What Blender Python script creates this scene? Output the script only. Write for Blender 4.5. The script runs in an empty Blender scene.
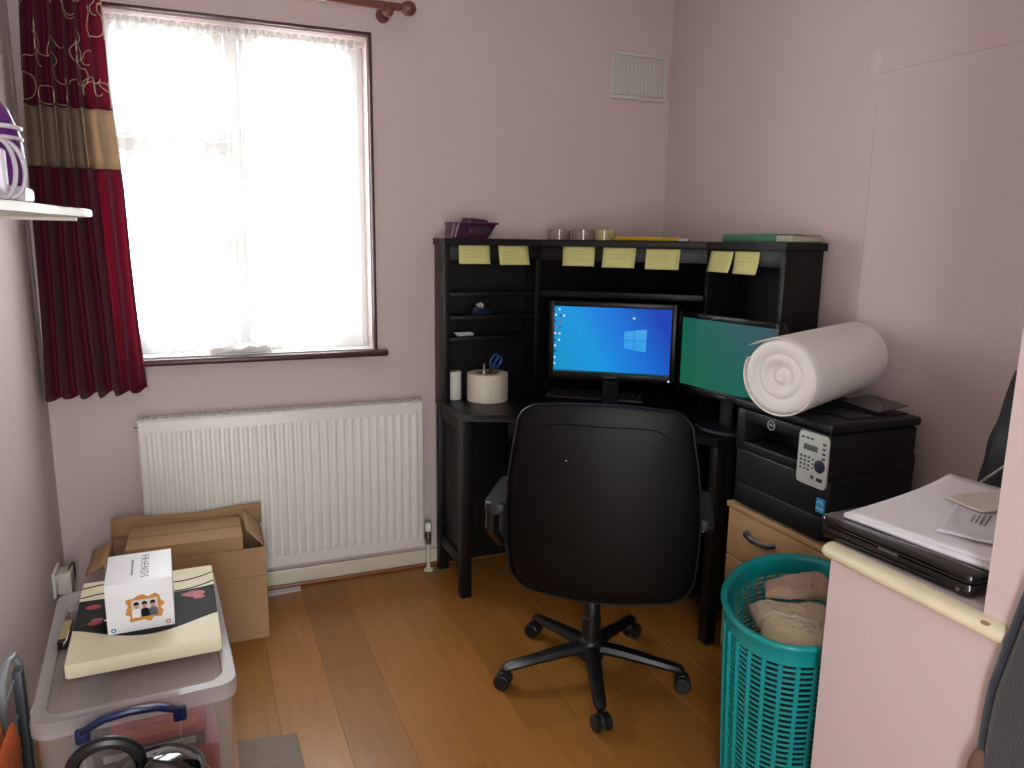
import bpy, bmesh, math, random
from mathutils import Vector, Matrix, noise as mnoise
random.seed(7)
PI = math.pi
R = math.radians
scene = bpy.context.scene
COL = scene.collection

# ------------------------------------------------------------------ camera, world, exposure
cam_d = bpy.data.cameras.new('camera')
cam_d.sensor_width = 36.0
cam_d.lens = 36.0 * 760 / 1024
cam_d.clip_start = 0.02
cam = bpy.data.objects.new('camera', cam_d)
COL.objects.link(cam)
_yaw, _pit, _rol = R(22.56), R(10.72), R(-0.78)
_f = Vector((math.sin(_yaw) * math.cos(_pit), math.cos(_yaw) * math.cos(_pit), -math.sin(_pit)))
_r = Vector((math.cos(_yaw), -math.sin(_yaw), 0))
_d = _f.cross(_r)
_r2 = _r * math.cos(_rol) + _d * math.sin(_rol)
_d2 = _d * math.cos(_rol) - _r * math.sin(_rol)
cam.matrix_world = Matrix(((_r2.x, -_d2.x, -_f.x, 0), (_r2.y, -_d2.y, -_f.y, 0), (_r2.z, -_d2.z, -_f.z, 1.38), (0, 0, 0, 1)))
scene.camera = cam

world = bpy.data.worlds.new('overcast_sky')
scene.world = world
world.use_nodes = True
bg = world.node_tree.nodes['Background']
bg.inputs[0].default_value = (0.93, 0.97, 1.0, 1)
bg.inputs[1].default_value = 15.2

scene.view_settings.view_transform = 'Standard'
scene.view_settings.look = 'None'
scene.view_settings.gamma = 1.0
scene.view_settings.use_curve_mapping = False
scene.view_settings.exposure = 0.0
scene.cycles.max_bounces = 10
scene.cycles.diffuse_bounces = 6
scene.cycles.transparent_max_bounces = 12
scene.cycles.caustics_reflective = False
scene.cycles.caustics_refractive = False
scene.cycles.sample_clamp_indirect = 6.0


def portal(name, loc, rot, sx, sy):
    ld = bpy.data.lights.new(name, 'AREA')
    ld.shape = 'RECTANGLE'; ld.size = sx; ld.size_y = sy
    ld.cycles.is_portal = True
    o = bpy.data.objects.new(name, ld)
    COL.objects.link(o); o.location = loc; o.rotation_euler = rot


portal('window_daylight', (0.178, 3.21, 1.53), (-PI / 2, 0, 0), 0.94, 1.18)
portal('doorway_fill_portal', (-0.09, -0.56, 1.02), (PI / 2, 0, 0), 0.48, 2.04)  # sky portal at an unseen doorway added to fill the room from behind


# ------------------------------------------------------------------ materials
def lin(h):
    h = h.lstrip('#')
    c = [int(h[i:i + 2], 16) / 255 for i in (0, 2, 4)]
    return [x / 12.92 if x <= 0.04045 else ((x + 0.055) / 1.055) ** 2.4 for x in c] + [1.0]


MATS = {}


def mat(name, col, rough=0.5, metal=0.0, spec=0.5, var=0.0, vscale=8.0, bump=0.0, bscale=60.0, trans=0.0, coat=0.0, sheen=0.0, rnd=0.0, stretch=None):
    if name in MATS:
        return MATS[name]
    m = bpy.data.materials.new(name)
    m.use_nodes = True
    nt = m.node_tree; n = nt.nodes; l = nt.links
    b = n['Principled BSDF']
    c = lin(col)
    b.inputs['Base Color'].default_value = c
    b.inputs['Roughness'].default_value = rough
    b.inputs['Metallic'].default_value = metal
    b.inputs['Specular IOR Level'].default_value = spec
    b.inputs['Coat Weight'].default_value = coat
    b.inputs['Sheen Weight'].default_value = sheen
    tc = n.new('ShaderNodeTexCoord')
    vec = tc.outputs['Object']
    if stretch:
        mp = n.new('ShaderNodeMapping'); mp.inputs['Scale'].default_value = stretch
        l.new(vec, mp.inputs['Vector']); vec = mp.outputs['Vector']
    last = None
    if var > 0:
        nz = n.new('ShaderNodeTexNoise'); nz.inputs['Scale'].default_value = vscale; nz.inputs['Detail'].default_value = 5
        l.new(vec, nz.inputs['Vector'])
        mx = n.new('ShaderNodeMix'); mx.data_type = 'RGBA'
        mx.inputs[6].default_value = [max(0, x * (1 - var)) for x in c[:3]] + [1]
        mx.inputs[7].default_value = [min(1, x * (1 + var)) for x in c[:3]] + [1]
        l.new(nz.outputs['Fac'], mx.inputs[0])
        last = mx.outputs[2]
    if rnd > 0:
        oi = n.new('ShaderNodeObjectInfo')
        mr = n.new('ShaderNodeMapRange'); mr.inputs[3].default_value = 1 - rnd; mr.inputs[4].default_value = 1 + rnd
        l.new(oi.outputs['Random'], mr.inputs[0])
        hs = n.new('ShaderNodeHueSaturation')
        l.new(mr.outputs[0], hs.inputs['Value'])
        if last: l.new(last, hs.inputs['Color'])
        else: hs.inputs['Color'].default_value = c
        last = hs.outputs['Color']
    if last:
        l.new(last, b.inputs['Base Color'])
    if bump > 0:
        nb = n.new('ShaderNodeTexNoise'); nb.inputs['Scale'].default_value = bscale; nb.inputs['Detail'].default_value = 6
        l.new(vec, nb.inputs['Vector'])
        bp = n.new('ShaderNodeBump'); bp.inputs['Strength'].default_value = bump; bp.inputs['Distance'].default_value = 0.004
        l.new(nb.outputs['Fac'], bp.inputs['Height']); l.new(bp.outputs['Normal'], b.inputs['Normal'])
    if trans > 0:
        tl = n.new('ShaderNodeBsdfTranslucent')
        if last: l.new(last, tl.inputs['Color'])
        else: tl.inputs['Color'].default_value = c
        ms = n.new('ShaderNodeMixShader'); ms.inputs[0].default_value = trans
        l.new(b.outputs[0], ms.inputs[1]); l.new(tl.outputs[0], ms.inputs[2])
        l.new(ms.outputs[0], n['Material Output'].inputs['Surface'])
    MATS[name] = m
    return m


def sheer(name, col, clear, rough=0.4, gloss=0.0, trans=0.5):
    """see-through cloth / plastic / glass: transparent + diffuse/translucent (+ gloss)"""
    m = bpy.data.materials.new(name); m.use_nodes = True
    nt = m.node_tree; n = nt.nodes; l = nt.links
    b = n['Principled BSDF']; b.inputs['Base Color'].default_value = lin(col); b.inputs['Roughness'].default_value = rough
    b.inputs['Specular IOR Level'].default_value = 0.5 if gloss else 0.1
    tl = n.new('ShaderNodeBsdfTranslucent'); tl.inputs['Color'].default_value = lin(col)
    ms = n.new('ShaderNodeMixShader'); ms.inputs[0].default_value = trans
    l.new(b.outputs[0], ms.inputs[1]); l.new(tl.outputs[0], ms.inputs[2])
    tr = n.new('ShaderNodeBsdfTransparent')
    m2 = n.new('ShaderNodeMixShader'); m2.inputs[0].default_value = clear
    l.new(ms.outputs[0], m2.inputs[1]); l.new(tr.outputs[0], m2.inputs[2])
    l.new(m2.outputs[0], n['Material Output'].inputs['Surface'])
    MATS[name] = m
    return m


def emit(name, col, s=1.0):
    m = bpy.data.materials.new(name); m.use_nodes = True
    b = m.node_tree.nodes['Principled BSDF']
    b.inputs['Base Color'].default_value = (0.01, 0.01, 0.01, 1); b.inputs['Roughness'].default_value = 0.25
    b.inputs['Emission Color'].default_value = lin(col); b.inputs['Emission Strength'].default_value = s
    MATS[name] = m
    return m


WALL = mat('pink_wall_paint', '#cbbab7', 0.75, var=0.035, vscale=2.2, bump=0.10, bscale=260)
CEIL = mat('ceiling_paint', '#ddd8d2', 0.9)
SKIRT = mat('cream_gloss_paint', '#d8cfb8', 0.35, var=0.05, vscale=9)
OAKTRIM = mat('oak_beading', '#8a5630', 0.4, var=0.15, vscale=14)
BROWN = mat('mahogany_trim', '#4a2a2c', 0.35, var=0.15, vscale=12)
UPVC = mat('white_upvc', '#e9ebea', 0.3)
GLASS = sheer('window_glass', '#ffffff', 0.94, 0.02, 1.0, 0.0)
NET = sheer('white_net', '#fcfcfa', 0.62, 0.9, 0.0, 0.55)
RADW = mat('radiator_enamel', '#e2e0d8', 0.35, var=0.02, vscale=5)
METAL = mat('brushed_metal', '#9a9a98', 0.3, metal=1.0)
CHROME = mat('chrome', '#c8c8ca', 0.12, metal=1.0)
DESK = mat('black_brown_stain', '#110d0c', 0.42, spec=0.3, var=0.22, vscale=7, stretch=(9, 9, 1))
LEATHER = mat('black_leatherette', '#070607', 0.46, spec=0.22, bump=0.12, bscale=240, var=0.2, vscale=3)
BLKPL = mat('black_plastic', '#121214', 0.38, bump=0.03, bscale=400)
PADPL = mat('charcoal_armpad', '#17171a', 0.5)
GLOSSBLK = mat('glossy_black', '#08080a', 0.08, coat=0.6)
PRN = mat('printer_black', '#131215', 0.45, spec=0.35, bump=0.04, bscale=500)
PANEL = mat('panel_grey', '#b9bdb8', 0.4)
WHITEPL = mat('white_plastic', '#e2e2dd', 0.35)
PAPER = mat('white_paper', '#e6e4e6', 0.7, var=0.02, vscale=6)
LABEL = mat('label_paper', '#d9d3c0', 0.6, var=0.03, vscale=10)
KRAFT = mat('kraft_cardboard', '#a48560', 0.8, var=0.10, vscale=6, bump=0.05, bscale=120)
KRAFTD = mat('kraft_inside', '#8d7150', 0.85, var=0.10, vscale=6)
BEECH = mat('beech_laminate', '#b08f66', 0.45, var=0.13, vscale=5, stretch=(7, 0.6, 9))
TEAL = mat('teal_plastic', '#0f9091', 0.32, var=0.05, vscale=6)
TOWEL = mat('beige_towel', '#c6b391', 0.95, var=0.12, vscale=30, bump=0.8, bscale=420, sheen=0.3)
TOWELD = mat('taupe_towel', '#ab8f74', 0.95, var=0.12, vscale=30, bump=0.8, bscale=420, sheen=0.3)
MAROON = mat('maroon_satin', '#872042', 0.5, spec=0.3, var=0.12, vscale=18, trans=0.66, sheen=0.2)
BAND = mat('champagne_satin', '#b8a48c', 0.5, spec=0.3, var=0.10, vscale=30, trans=0.55)
EMB = mat('cream_thread', '#c0a68c', 0.6)
NOTE = mat('yellow_sticky_paper', '#d2cf86', 0.8, var=0.03, vscale=20)
INK = mat('pencil_ink', '#8d8c60', 0.8)
TXT = mat('grey_print', '#55555a', 0.7)
FOAM = mat('white_foam', '#e3dfda', 0.7, var=0.03, vscale=9, bump=0.15, bscale=70)
PLAST = sheer('clear_storage_plastic', '#d8d6d4', 0.84, 0.12, 1.0, 0.35)
PLASTLID = sheer('frosted_lid_plastic', '#c6c4c4', 0.50, 0.14, 1.0, 0.3)
NAVYPL = mat('navy_plastic', '#16204f', 0.35)
MOULD = mat('worn_cream_paint', '#dcd3b4', 0.5, var=0.10, vscale=18)
CREAM = mat('cream_card', '#d9d2b2', 0.55, var=0.03, vscale=8)
BLKCARD = mat('black_card_print', '#0d090a', 0.6, spec=0.2, var=0.3, vscale=14)
REDCARD = mat('red_card_print', '#a02a33', 0.45, var=0.25, vscale=12)
WHITECARD = mat('white_card', '#e4e4e6', 0.45)
GOLD = mat('ornate_gold_print', '#c3822a', 0.5, var=0.35, vscale=60)
PURPLE = mat('purple_plastic', '#5b1a72', 0.3)
PLUM = mat('plum_plastic', '#45163a', 0.3, var=0.2, vscale=10)
NAVYCLOTH = mat('navy_fleece', '#1d2130', 0.95, var=0.2, vscale=40, bump=0.6, bscale=300, sheen=0.3)
GREYCLOTH = mat('charcoal_fleece', '#25272a', 0.95, var=0.2, vscale=40, bump=0.6, bscale=300, sheen=0.3)


# ------------------------------------------------------------------ object helpers
def wmat(o):
    m = Matrix.LocRotScale(o.location, o.rotation_euler, o.scale)
    return wmat(o.parent) @ m if o.parent else m


def obj(name, bm, m, parent=None, world=False, smooth=35):
    me = bpy.data.meshes.new(name)
    if world and parent is not None:
        bm.transform(wmat(parent).inverted())
    bmesh.ops.recalc_face_normals(bm, faces=bm.faces[:])
    bm.to_mesh(me); bm.free()
    if m is not None:
        me.materials.append(m)
    if smooth:
        for p in me.polygons: p.use_smooth = True
        me.set_sharp_from_angle(angle=R(smooth))
    o = bpy.data.objects.new(name, me)
    COL.objects.link(o)
    if parent is not None: o.parent = parent
    return o


def inst(o, parent, loc=(0, 0, 0), rotz=0.0, name=None):
    c = o.copy(); COL.objects.link(c); c.parent = parent; c.location = loc; c.rotation_euler = (0, 0, rotz)
    return c


def tag(o, label, cat, group=None, kind=None):
    o['label'] = label; o['category'] = cat
    if group: o['group'] = group
    if kind: o['kind'] = kind
    return o


def struct(o, label, cat):
    return tag(o, label, cat, kind='structure')


def thing(name, label, cat, loc=(0, 0, 0), rotz=0.0, group=None, kind=None):
    o = bpy.data.objects.new(name, None); COL.objects.link(o)
    o.empty_display_size = 0.05
    o.location = loc; o.rotation_euler = (0, 0, rotz)
    return tag(o, label, cat, group, kind)


def B():
    return bmesh.new()


def abox(bm, lo, hi, bev=0.0, seg=2, M=None):
    """axis box from corner to corner (optionally bevelled and transformed)"""
    t = bmesh.new()
    bmesh.ops.create_cube(t, size=1)
    for v in t.verts:
        v.co = Vector([(lo[i] + hi[i]) / 2 + v.co[i] * (hi[i] - lo[i]) for i in range(3)])
    if bev > 0:
        bmesh.ops.bevel(t, geom=t.edges[:], offset=bev, segments=seg, affect='EDGES', profile=0.5)
    if M is not None: t.transform(M)
    return merge(bm, t)


def merge(bm, t):
    me = bpy.data.meshes.new('tmp'); t.to_mesh(me); t.free(); bm.from_mesh(me); bpy.data.meshes.remove(me)
    return bm


def box(lo, hi, bev=0.0, seg=2, M=None):
    return abox(B(), lo, hi, bev, seg, M)


def prism(pts, z0, z1, bev=0.0, seg=2, bm=None, M=None):
    """extruded outline; pts anticlockwise (x,y)"""
    t = B()
    a = [t.verts.new((p[0], p[1], z0)) for p in pts]
    b = [t.verts.new((p[0], p[1], z1)) for p in pts]
    n = len(pts)
    t.faces.new(a[::-1]); t.faces.new(b)
    for i in range(n):
        t.faces.new((a[i], a[(i + 1) % n], b[(i + 1) % n], b[i]))
    if bev > 0:
        es = [e for e in t.edges if abs(e.verts[0].co.z - e.verts[1].co.z) < 1e-7]
        bmesh.ops.bevel(t, geom=es, offset=bev, segments=seg, affect='EDGES', profile=0.5)
    if M is not None: t.transform(M)
    return merge(bm if bm is not None else B(), t)


def tube(pts, r, n=10, bm=None, cap=True, closed=False, flat=1.0):
    """sweep of a circle along a polyline; r a number or list"""
    t = B(); P = [Vector(p) for p in pts]; N = len(P); rings = []
    up = None
    for i, p in enumerate(P):
        if closed:
            d = P[(i + 1) % N] - P[i - 1]
        else:
            d = P[min(i + 1, N - 1)] - P[max(i - 1, 0)]
        d.normalize()
        if up is None:
            a = Vector((0, 0, 1)) if abs(d.z) < 0.9 else Vector((1, 0, 0))
            up = (a - d * a.dot(d)).normalized()
        else:
            up = (up - d * up.dot(d)).normalized()
        s = d.cross(up)
        rr = r[i] if isinstance(r, (list, tuple)) else r
        rings.append([t.verts.new(p + (up * math.cos(2 * PI * k / n) * flat + s * math.sin(2 * PI * k / n)) * rr) for k in range(n)])
    for i in range(N if closed else N - 1):
        A, C = rings[i], rings[(i + 1) % N]
        for k in range(n):
            t.faces.new((A[k], A[(k + 1) % n], C[(k + 1) % n], C[k]))
    if cap and not closed:
        t.faces.new(rings[0][::-1]); t.faces.new(rings[-1])
    return merge(bm if bm is not None else B(), t)


def lathe(prof, n=32, bm=None, M=None, sx=1.0, sy=1.0, cap=True):
    """prof: list of (radius, z)"""
    t = B(); rings = []
    for r, z in prof:
        rings.append([t.verts.new((math.cos(2 * PI * k / n) * r * sx, math.sin(2 * PI * k / n) * r * sy, z)) for k in range(n)])
    for A, C in zip(rings, rings[1:]):
        for k in range(n):
            t.faces.new((A[k], A[(k + 1) % n], C[(k + 1) % n], C[k]))
    if cap:
        t.faces.new(rings[0][::-1]); t.faces.new(rings[-1])
    if M is not None: t.transform(M)
    return merge(bm if bm is not None else B(), t)


def grid(fn, nu, nv, bm=None, close_u=False):
    t = B(); V = [[t.verts.new(fn(i / nu, j / nv)) for j in range(nv + 1)] for i in range(nu if close_u else nu + 1)]
    for i in range(nu):
        for j in range(nv):
            a = V[i]; b = V[(i + 1) % len(V)]
            t.faces.new((a[j], b[j], b[j + 1], a[j + 1]))
    return merge(bm if bm is not None else B(), t)


def solidify(o, th, off=0.0):
    md = o.modifiers.new('thickness', 'SOLIDIFY'); md.thickness = th; md.offset = off
    return o


def rrect(w, h, r, n=5, cx=0.0, cy=0.0):
    pts = []
    for sx, sy, a0 in ((1, -1, -90), (1, 1, 0), (-1, 1, 90), (-1, -1, 180)):
        for k in range(n + 1):
            a = R(a0 + 90 * k / n)
            pts.append((cx + sx * (w / 2 - r) + r * math.cos(a), cy + sy * (h / 2 - r) + r * math.sin(a)))
    return pts


def text(name, s, size, m, parent, M, align='CENTER'):
    cu = bpy.data.curves.new(name, 'FONT'); cu.body = s; cu.size = size; cu.align_x = align; cu.align_y = 'CENTER'
    cu.extrude = 0.00015
    o = bpy.data.objects.new(name, cu); COL.objects.link(o)
    dg = bpy.context.evaluated_depsgraph_get()
    me = bpy.data.meshes.new_from_object(o.evaluated_get(dg))
    bpy.data.objects.remove(o); bpy.data.curves.remove(cu)
    me.transform(M); me.name = name; me.materials.clear(); me.materials.append(m)
    o = bpy.data.objects.new(name, me); COL.objects.link(o); o.parent = parent
    return o


def T(x=0, y=0, z=0): return Matrix.Translation((x, y, z))
def RX(a): return Matrix.Rotation(a, 4, 'X')
def RY(a): return Matrix.Rotation(a, 4, 'Y')
def RZ(a): return Matrix.Rotation(a, 4, 'Z')


# room numbers (metres; camera stands at x=0, y=0)
XL, XR, YB, YF, ZC = -0.497, 1.972, 2.988, -0.50, 2.46
WX0, WX1, WZ0, WZ1 = -0.290, 0.645, 0.945, 2.118       # window opening

# ------------------------------------------------------------------ the setting
FLOORM = mat('oak_laminate', '#98672f', 0.34, var=0.26, vscale=2.6, rnd=0.13, stretch=(16, 1.1, 1), bump=0.02, bscale=8)
fl = struct(obj('floor', box((XL - 0.1, YF - 0.6, -0.06), (XR + 0.1, YB + 0.1, -0.0085)), mat('joint_brown', '#6a4522', 0.6)), 'warm oak laminate floor of the small room', 'floor')  # brown base slab that shows in the plank joints
pw, pl = 0.1645, 1.285
plank = None
x = 0.479 - 6 * pw
i = 0
while x < XR:
    y = YF - 0.6 - ((i * 0.47) % 1.0) * pl
    while y < YB:
        y0, y1 = max(y, YF - 0.6), min(y + pl, YB)
        x0, x1 = max(x, XL), min(x + pw, XR)
        if y1 - y0 > 0.05 and x1 - x0 > 0.01:
            full = abs(y1 - y0 - pl) < 1e-6 and abs(x1 - x0 - pw) < 1e-6
            if full and plank is not None:
                inst(plank, fl, (x0, y0, 0))
            else:
                p = obj('plank', box((0.0002, 0.0002, -0.0084), (x1 - x0 - 0.0002, y1 - y0 - 0.0002, 0), 0.0005, 1), FLOORM, fl, smooth=0)
                p.location = (x0, y0, 0)
                if full: plank = p
        y += pl
    x += pw; i += 1

bm = B()
for lo, hi in (((XL - .1, YB, 0), (WX0, YB + .26, ZC)), ((WX1, YB, 0), (XR + .1, YB + .26, ZC)), ((WX0, YB, 0), (WX1, YB + .26, WZ0)), ((WX0, YB, WZ1), (WX1, YB + .26, ZC))):
    abox(bm, lo, hi)
wall_back = struct(obj('wall_back', bm, WALL, smooth=0), 'pale pink painted wall holding the window', 'wall')
wall_left = struct(obj('wall_left', box((XL - .1, YF, 0), (XL, YB, ZC)), WALL, smooth=0), 'pale pink painted wall behind the shelf', 'wall')
wall_right = struct(obj('wall_right', box((XR, 0.5, 0), (XR + .1, YB, ZC)), WALL, smooth=0), 'pale pink painted wall behind the printer', 'wall')
obj('panel', box((XR - 0.005, 0.76, 0.075), (XR - 0.0002, 1.845, 1.895), 0.003), WALL, wall_right, smooth=0)
obj('filler_patch', lathe([(0.0, 0), (0.020, 0.0002), (0.022, -0.001), (0.024, -0.002)], 20, M=T(XR - 0.002, 1.87, 1.935) @ RY(-PI / 2) @ Matrix.Diagonal((1.5, 1, 1, 1)), cap=False), mat('pale_filler', '#cdc0ba', 0.8), wall_right)
bm = B()
dx0, dx1, dz = -0.33, 0.15, 2.04  # unseen doorway, added and sized for fill light
abox(bm, (XL - .1, YF - .1, 0), (dx0, YF, ZC)); abox(bm, (dx1, YF - .1, 0), (1.235, YF, ZC)); abox(bm, (dx0, YF - .1, dz), (dx1, YF, ZC))
struct(obj('wall_front', bm, WALL, smooth=0), 'pale pink wall behind the camera, with a doorway added for fill light', 'wall')
struct(obj('ceiling', box((XL - .1, YF - .1, ZC), (XR + .1, YB + .26, ZC + .1)), CEIL, smooth=0), 'plain white ceiling', 'ceiling')
# near right wall and the low boxed-in bulkhead
bx = 1.136
struct(obj('wall_right_near', box((bx, YF - .1, 0), (XR + .1, 0.752, ZC)), WALL, smooth=0), 'pink wall end standing right of the ledge', 'wall')
bulk = struct(obj('wall_bulkhead', prism([(bx, 0.752), (XR, 0.752), (XR, 1.25), (bx, 1.068)], 0, 0.80), WALL, smooth=0), 'low pink boxed-in bulkhead with a ledge on top', 'wall')
def nosing():
    pr = []
    for k in range(13):
        a = PI / 2 + PI * k / 12
        pr.append((bx + 0.001 + 0.027 * math.cos(a), 0.7865 + 0.0165 * math.sin(a)))
    t = B(); ends = []
    for yy, s in ((0.706, 0.55), (0.710, 0.85), (0.716, 1), (1.066, 1), (1.073, 0.85), (1.077, 0.55)):
        ends.append([t.verts.new((bx + 0.001 + (p[0] - bx - 0.001) * s, yy, 0.7865 + (p[1] - 0.7865) * s)) for p in pr])
    for A, C in zip(ends, ends[1:]):
        for k in range(12): t.faces.new((A[k], A[k + 1], C[k + 1], C[k]))
        t.faces.new((A[0], C[0], C[-1], A[-1]))
    t.faces.new(ends[0]); t.faces.new(ends[-1][::-1])
    return t
obj('ledge_moulding', nosing(), MOULD, bulk)['label'] = 'worn cream half-round edge moulding'
for yy, zz, s in ((0.735, 0.801, 0.008), (0.748, 0.798, 0.005), (0.722, 0.796, 0.004)):
    obj('paint_chip', lathe([(s, 0), (s * 0.6, 0.0008)], 9, M=T(bx - 0.019, yy, zz - 0.004) @ RY(R(-42)) @ Matrix.Diagonal((0.6, 1.2, 1, 1))), mat('bare_wood_chip', '#9a7a5c', 0.8), bulk)
# skirting
sk = struct(obj('baseboard_back', box((XL, YB - 0.016, 0), (XR, YB, 0.072), 0.004), SKIRT), 'cream skirting board under the radiator', 'baseboard')
obj('beading', box((XL, YB - 0.030, 0), (XR, YB - 0.016, 0.014), 0.005), OAKTRIM, sk)
struct(obj('baseboard_left', box((XL, YF, 0), (XL + .016, YB - .03, 0.072), 0.004), SKIRT), 'cream skirting board along the left wall', 'baseboard')
struct(obj('baseboard_right', box((XR - .016, 1.26, 0), (XR, YB - .03, 0.072), 0.004), SKIRT), 'cream skirting board behind the drawer unit', 'baseboard')

# ------------------------------------------------------------------ window
win = thing('window_1', 'bright white casement window with net curtain', 'window', (0.14, 3.09, WZ0), kind='structure')
fy0, fy1 = 3.092, 3.152
bm = B(); ft = 0.040
abox(bm, (WX0, fy0, WZ0), (WX0 + ft, fy1, WZ1), .006); abox(bm, (WX1 - ft, fy0, WZ0), (WX1, fy1, WZ1), .006)
abox(bm, (WX0 + ft - .002, fy0 + .0006, WZ0), (WX1 - ft + .002, fy1, WZ0 + ft), .005); abox(bm, (WX0 + ft - .002, fy0 + .0006, WZ1 - ft), (WX1 - ft + .002, fy1, WZ1), .005)
obj('window_frame', bm, UPVC, win, True)
obj('mullion', box((0.142, fy0, WZ0 + .04), (0.190, fy1, WZ1 - .04), .006), UPVC, win, True)
obj('transom', box((WX0 + .04, fy0, 1.672), (0.145, fy1, 1.720), .006), UPVC, win, True)
def sash(x0, x1, z0, z1):
    bm = B(); s = 0.034
    for lo, hi in (((x0, z0), (x0 + s, z1)), ((x1 - s, z0), (x1, z1)), ((x0 + s - .002, z0), (x1 - s + .002, z0 + s)), ((x0 + s - .002, z1 - s), (x1 - s + .002, z1))):
        k_ = .0006 if hi[1] - lo[1] < .1 else 0
        abox(bm, (lo[0], fy0 - .014 + k_, lo[1]), (hi[0], fy1 - .02 - k_, hi[1]), .005 - k_)
    f = obj('casement', bm, UPVC, win, True)
    obj('pane', box((x0 + s, fy0 + .02, z0 + s), (x1 - s, fy0 + .026, z1 - s)), GLASS, f, False, smooth=0).matrix_local = wmat(win).inverted()
    return f
sash(WX0 + .043, 0.137, WZ0 + .043, 1.667)
sash(WX0 + .043, 0.137, 1.723, WZ1 - .043)
sash(0.193, WX1 - .043, WZ0 + .043, WZ1 - .043)
hd = obj('handle', box((0.098, fy0 - .04, 1.28), (0.115, fy0 - .014, 1.40), .005), UPVC, win, True)
tr = thing('trim_1', 'dark mahogany timber edging round the window recess', 'window trim', (0.14, YB, WZ0), kind='structure')
obj('jamb', box((WX1 - .002, YB - .010, WZ0 - .01), (WX1 + .011, YB + .012, WZ1 + .010), .004), BROWN, tr, True)
obj('jamb', box((WX0 - .011, YB - .010, WZ0 - .01), (WX0 + .002, YB + .012, WZ1 + .010), .004), BROWN, tr, True)
obj('head', box((WX0 - .011, YB - .010, WZ1 - .002), (WX1 + .011, YB + .012, WZ1 + .010), .004), BROWN, tr, True)
sil = struct(obj('window_sill', box((WX0 - .045, YB - .045, WZ0 - .024), (WX1 + .048, YB - .001, WZ0), .009, 3), BROWN), 'dark mahogany window sill below the bright window', 'window sill')
obj('sill_board', box((WX0 + .001, YB - .004, WZ0 + .0005), (WX1 - .001, fy0, WZ0 + .004), .001), UPVC, sil)
# reveal linings (painted)
REV = mat('reveal_paint', '#cdb8b4', 0.6)
obj('reveal', box((WX1 - .006, YB + .012, WZ0), (WX1 - .0005, fy0, WZ1)), REV, tr, True)
obj('reveal', box((WX0 + .0005, YB + .012, WZ0), (WX0 + .006, fy0, WZ1)), REV, tr, True)
obj('reveal', box((WX0, YB + .012, WZ1 - .006), (WX1, fy0, WZ1 - .0005)), REV, tr, True)

# net curtain (gathered sheer on a wire just inside the recess)
net = thing('net_curtain', 'sheer white net curtain gathered across the window', 'net curtain', (0.14, 3.035, WZ0))
def netpt(u, v):
    x = WX0 + .012 + (WX1 - WX0 - .05) * u
    z = WZ1 - .030 - (WZ1 - WZ0 - .040) * v
    y = 3.036 + 0.010 * math.sin(u * 120) * (0.5 + .5 * math.cos(3 * u)) + 0.006 * math.sin(u * 47 + 3 * v) * (0.4 + v)
    return (x, y, z)
def heading(u, v):
    x, y, z = netpt(u, 0)
    return (x, 3.034 + .009 * math.sin(u * 190) - .003 * v, WZ1 - .012 - 0.034 * v + .004 * math.sin(u * 90) * v)
n1 = obj('net_cloth', grid(netpt, 220, 14), NET, net, True, smooth=180)
n2 = obj('gathered_heading', grid(heading, 260, 3), sheer('net_heading', '#e4e1dc', 0.2, 0.9, 0, .5), net, True, smooth=180)
obj('wire', tube([(WX0 + .002, 3.034, WZ1 - .030), (WX1 - .007, 3.034, WZ1 - .030)], 0.003, 8), WHITEPL, net, True)
# folded net bunched on the sill
def bunch(u, v):
    a = 2 * PI * v
    rr = 0.020 + 0.004 * math.sin(u * 23) + 0.003 * math.sin(3 * a + u * 9)
    e = math.sin(PI * min(1, max(0, u))) ** 0.25
    return (0.03 + 0.23 * u, 3.008 + rr * 1.15 * e * math.cos(a), WZ0 + .005 + rr * 0.78 * e * (1 + math.sin(a)))
tag(obj('folded_cloth', grid(bunch, 40, 16), mat('white_cotton', '#e6e6e0', 0.9), None, smooth=180), 'small roll of white cloth lying on the window sill', 'cloth')

# ------------------------------------------------------------------ curtain and rod
rod = thing('curtain_rod', 'dark wooden curtain pole with ball finial above the window', 'curtain rod', (0.2, 2.88, 2.2))
WOOD = mat('dark_walnut_pole', '#683c32', 0.3, var=0.2, vscale=10)
zr = 2.206
obj('pole', tube([(XL + .01, 2.905, zr), (0.735, 2.905, zr)], 0.014, 14), WOOD, rod, True)
fin = lathe([(0.0, -.03), (0.013, -.03), (0.016, -.024), (0.010, -.018), (0.018, -.010), (0.0245, 0.004), (0.026, 0.014), (0.0245, 0.024), (0.018, 0.034), (0.008, 0.040), (0, 0.041)], 20, M=T(0.765, 2.905, zr) @ RY(PI / 2), cap=False)
obj('finial', fin, WOOD, rod, True)
obj('bracket', tube([(0.700, 2.905, zr - .012), (0.700, 2.94, zr - .014), (0.700, YB, zr - .014)], [0.014, 0.010, 0.010], 12), WOOD, rod, True)
obj('bracket_cup', lathe([(0, -.021), (.012, -.019), (.019, -.010), (.021, 0), (.019, .010), (.012, .019), (0, .021)], 16, M=T(0.700, 2.900, zr - .018), cap=False), WOOD, rod, True)
obj('wall_plate', lathe([(.026, 0), (.024, .010), (.0, .012)], 18, M=T(0.700, YB - .0005, zr - .014) @ RX(PI / 2), cap=False), WOOD, rod, True)

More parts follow.
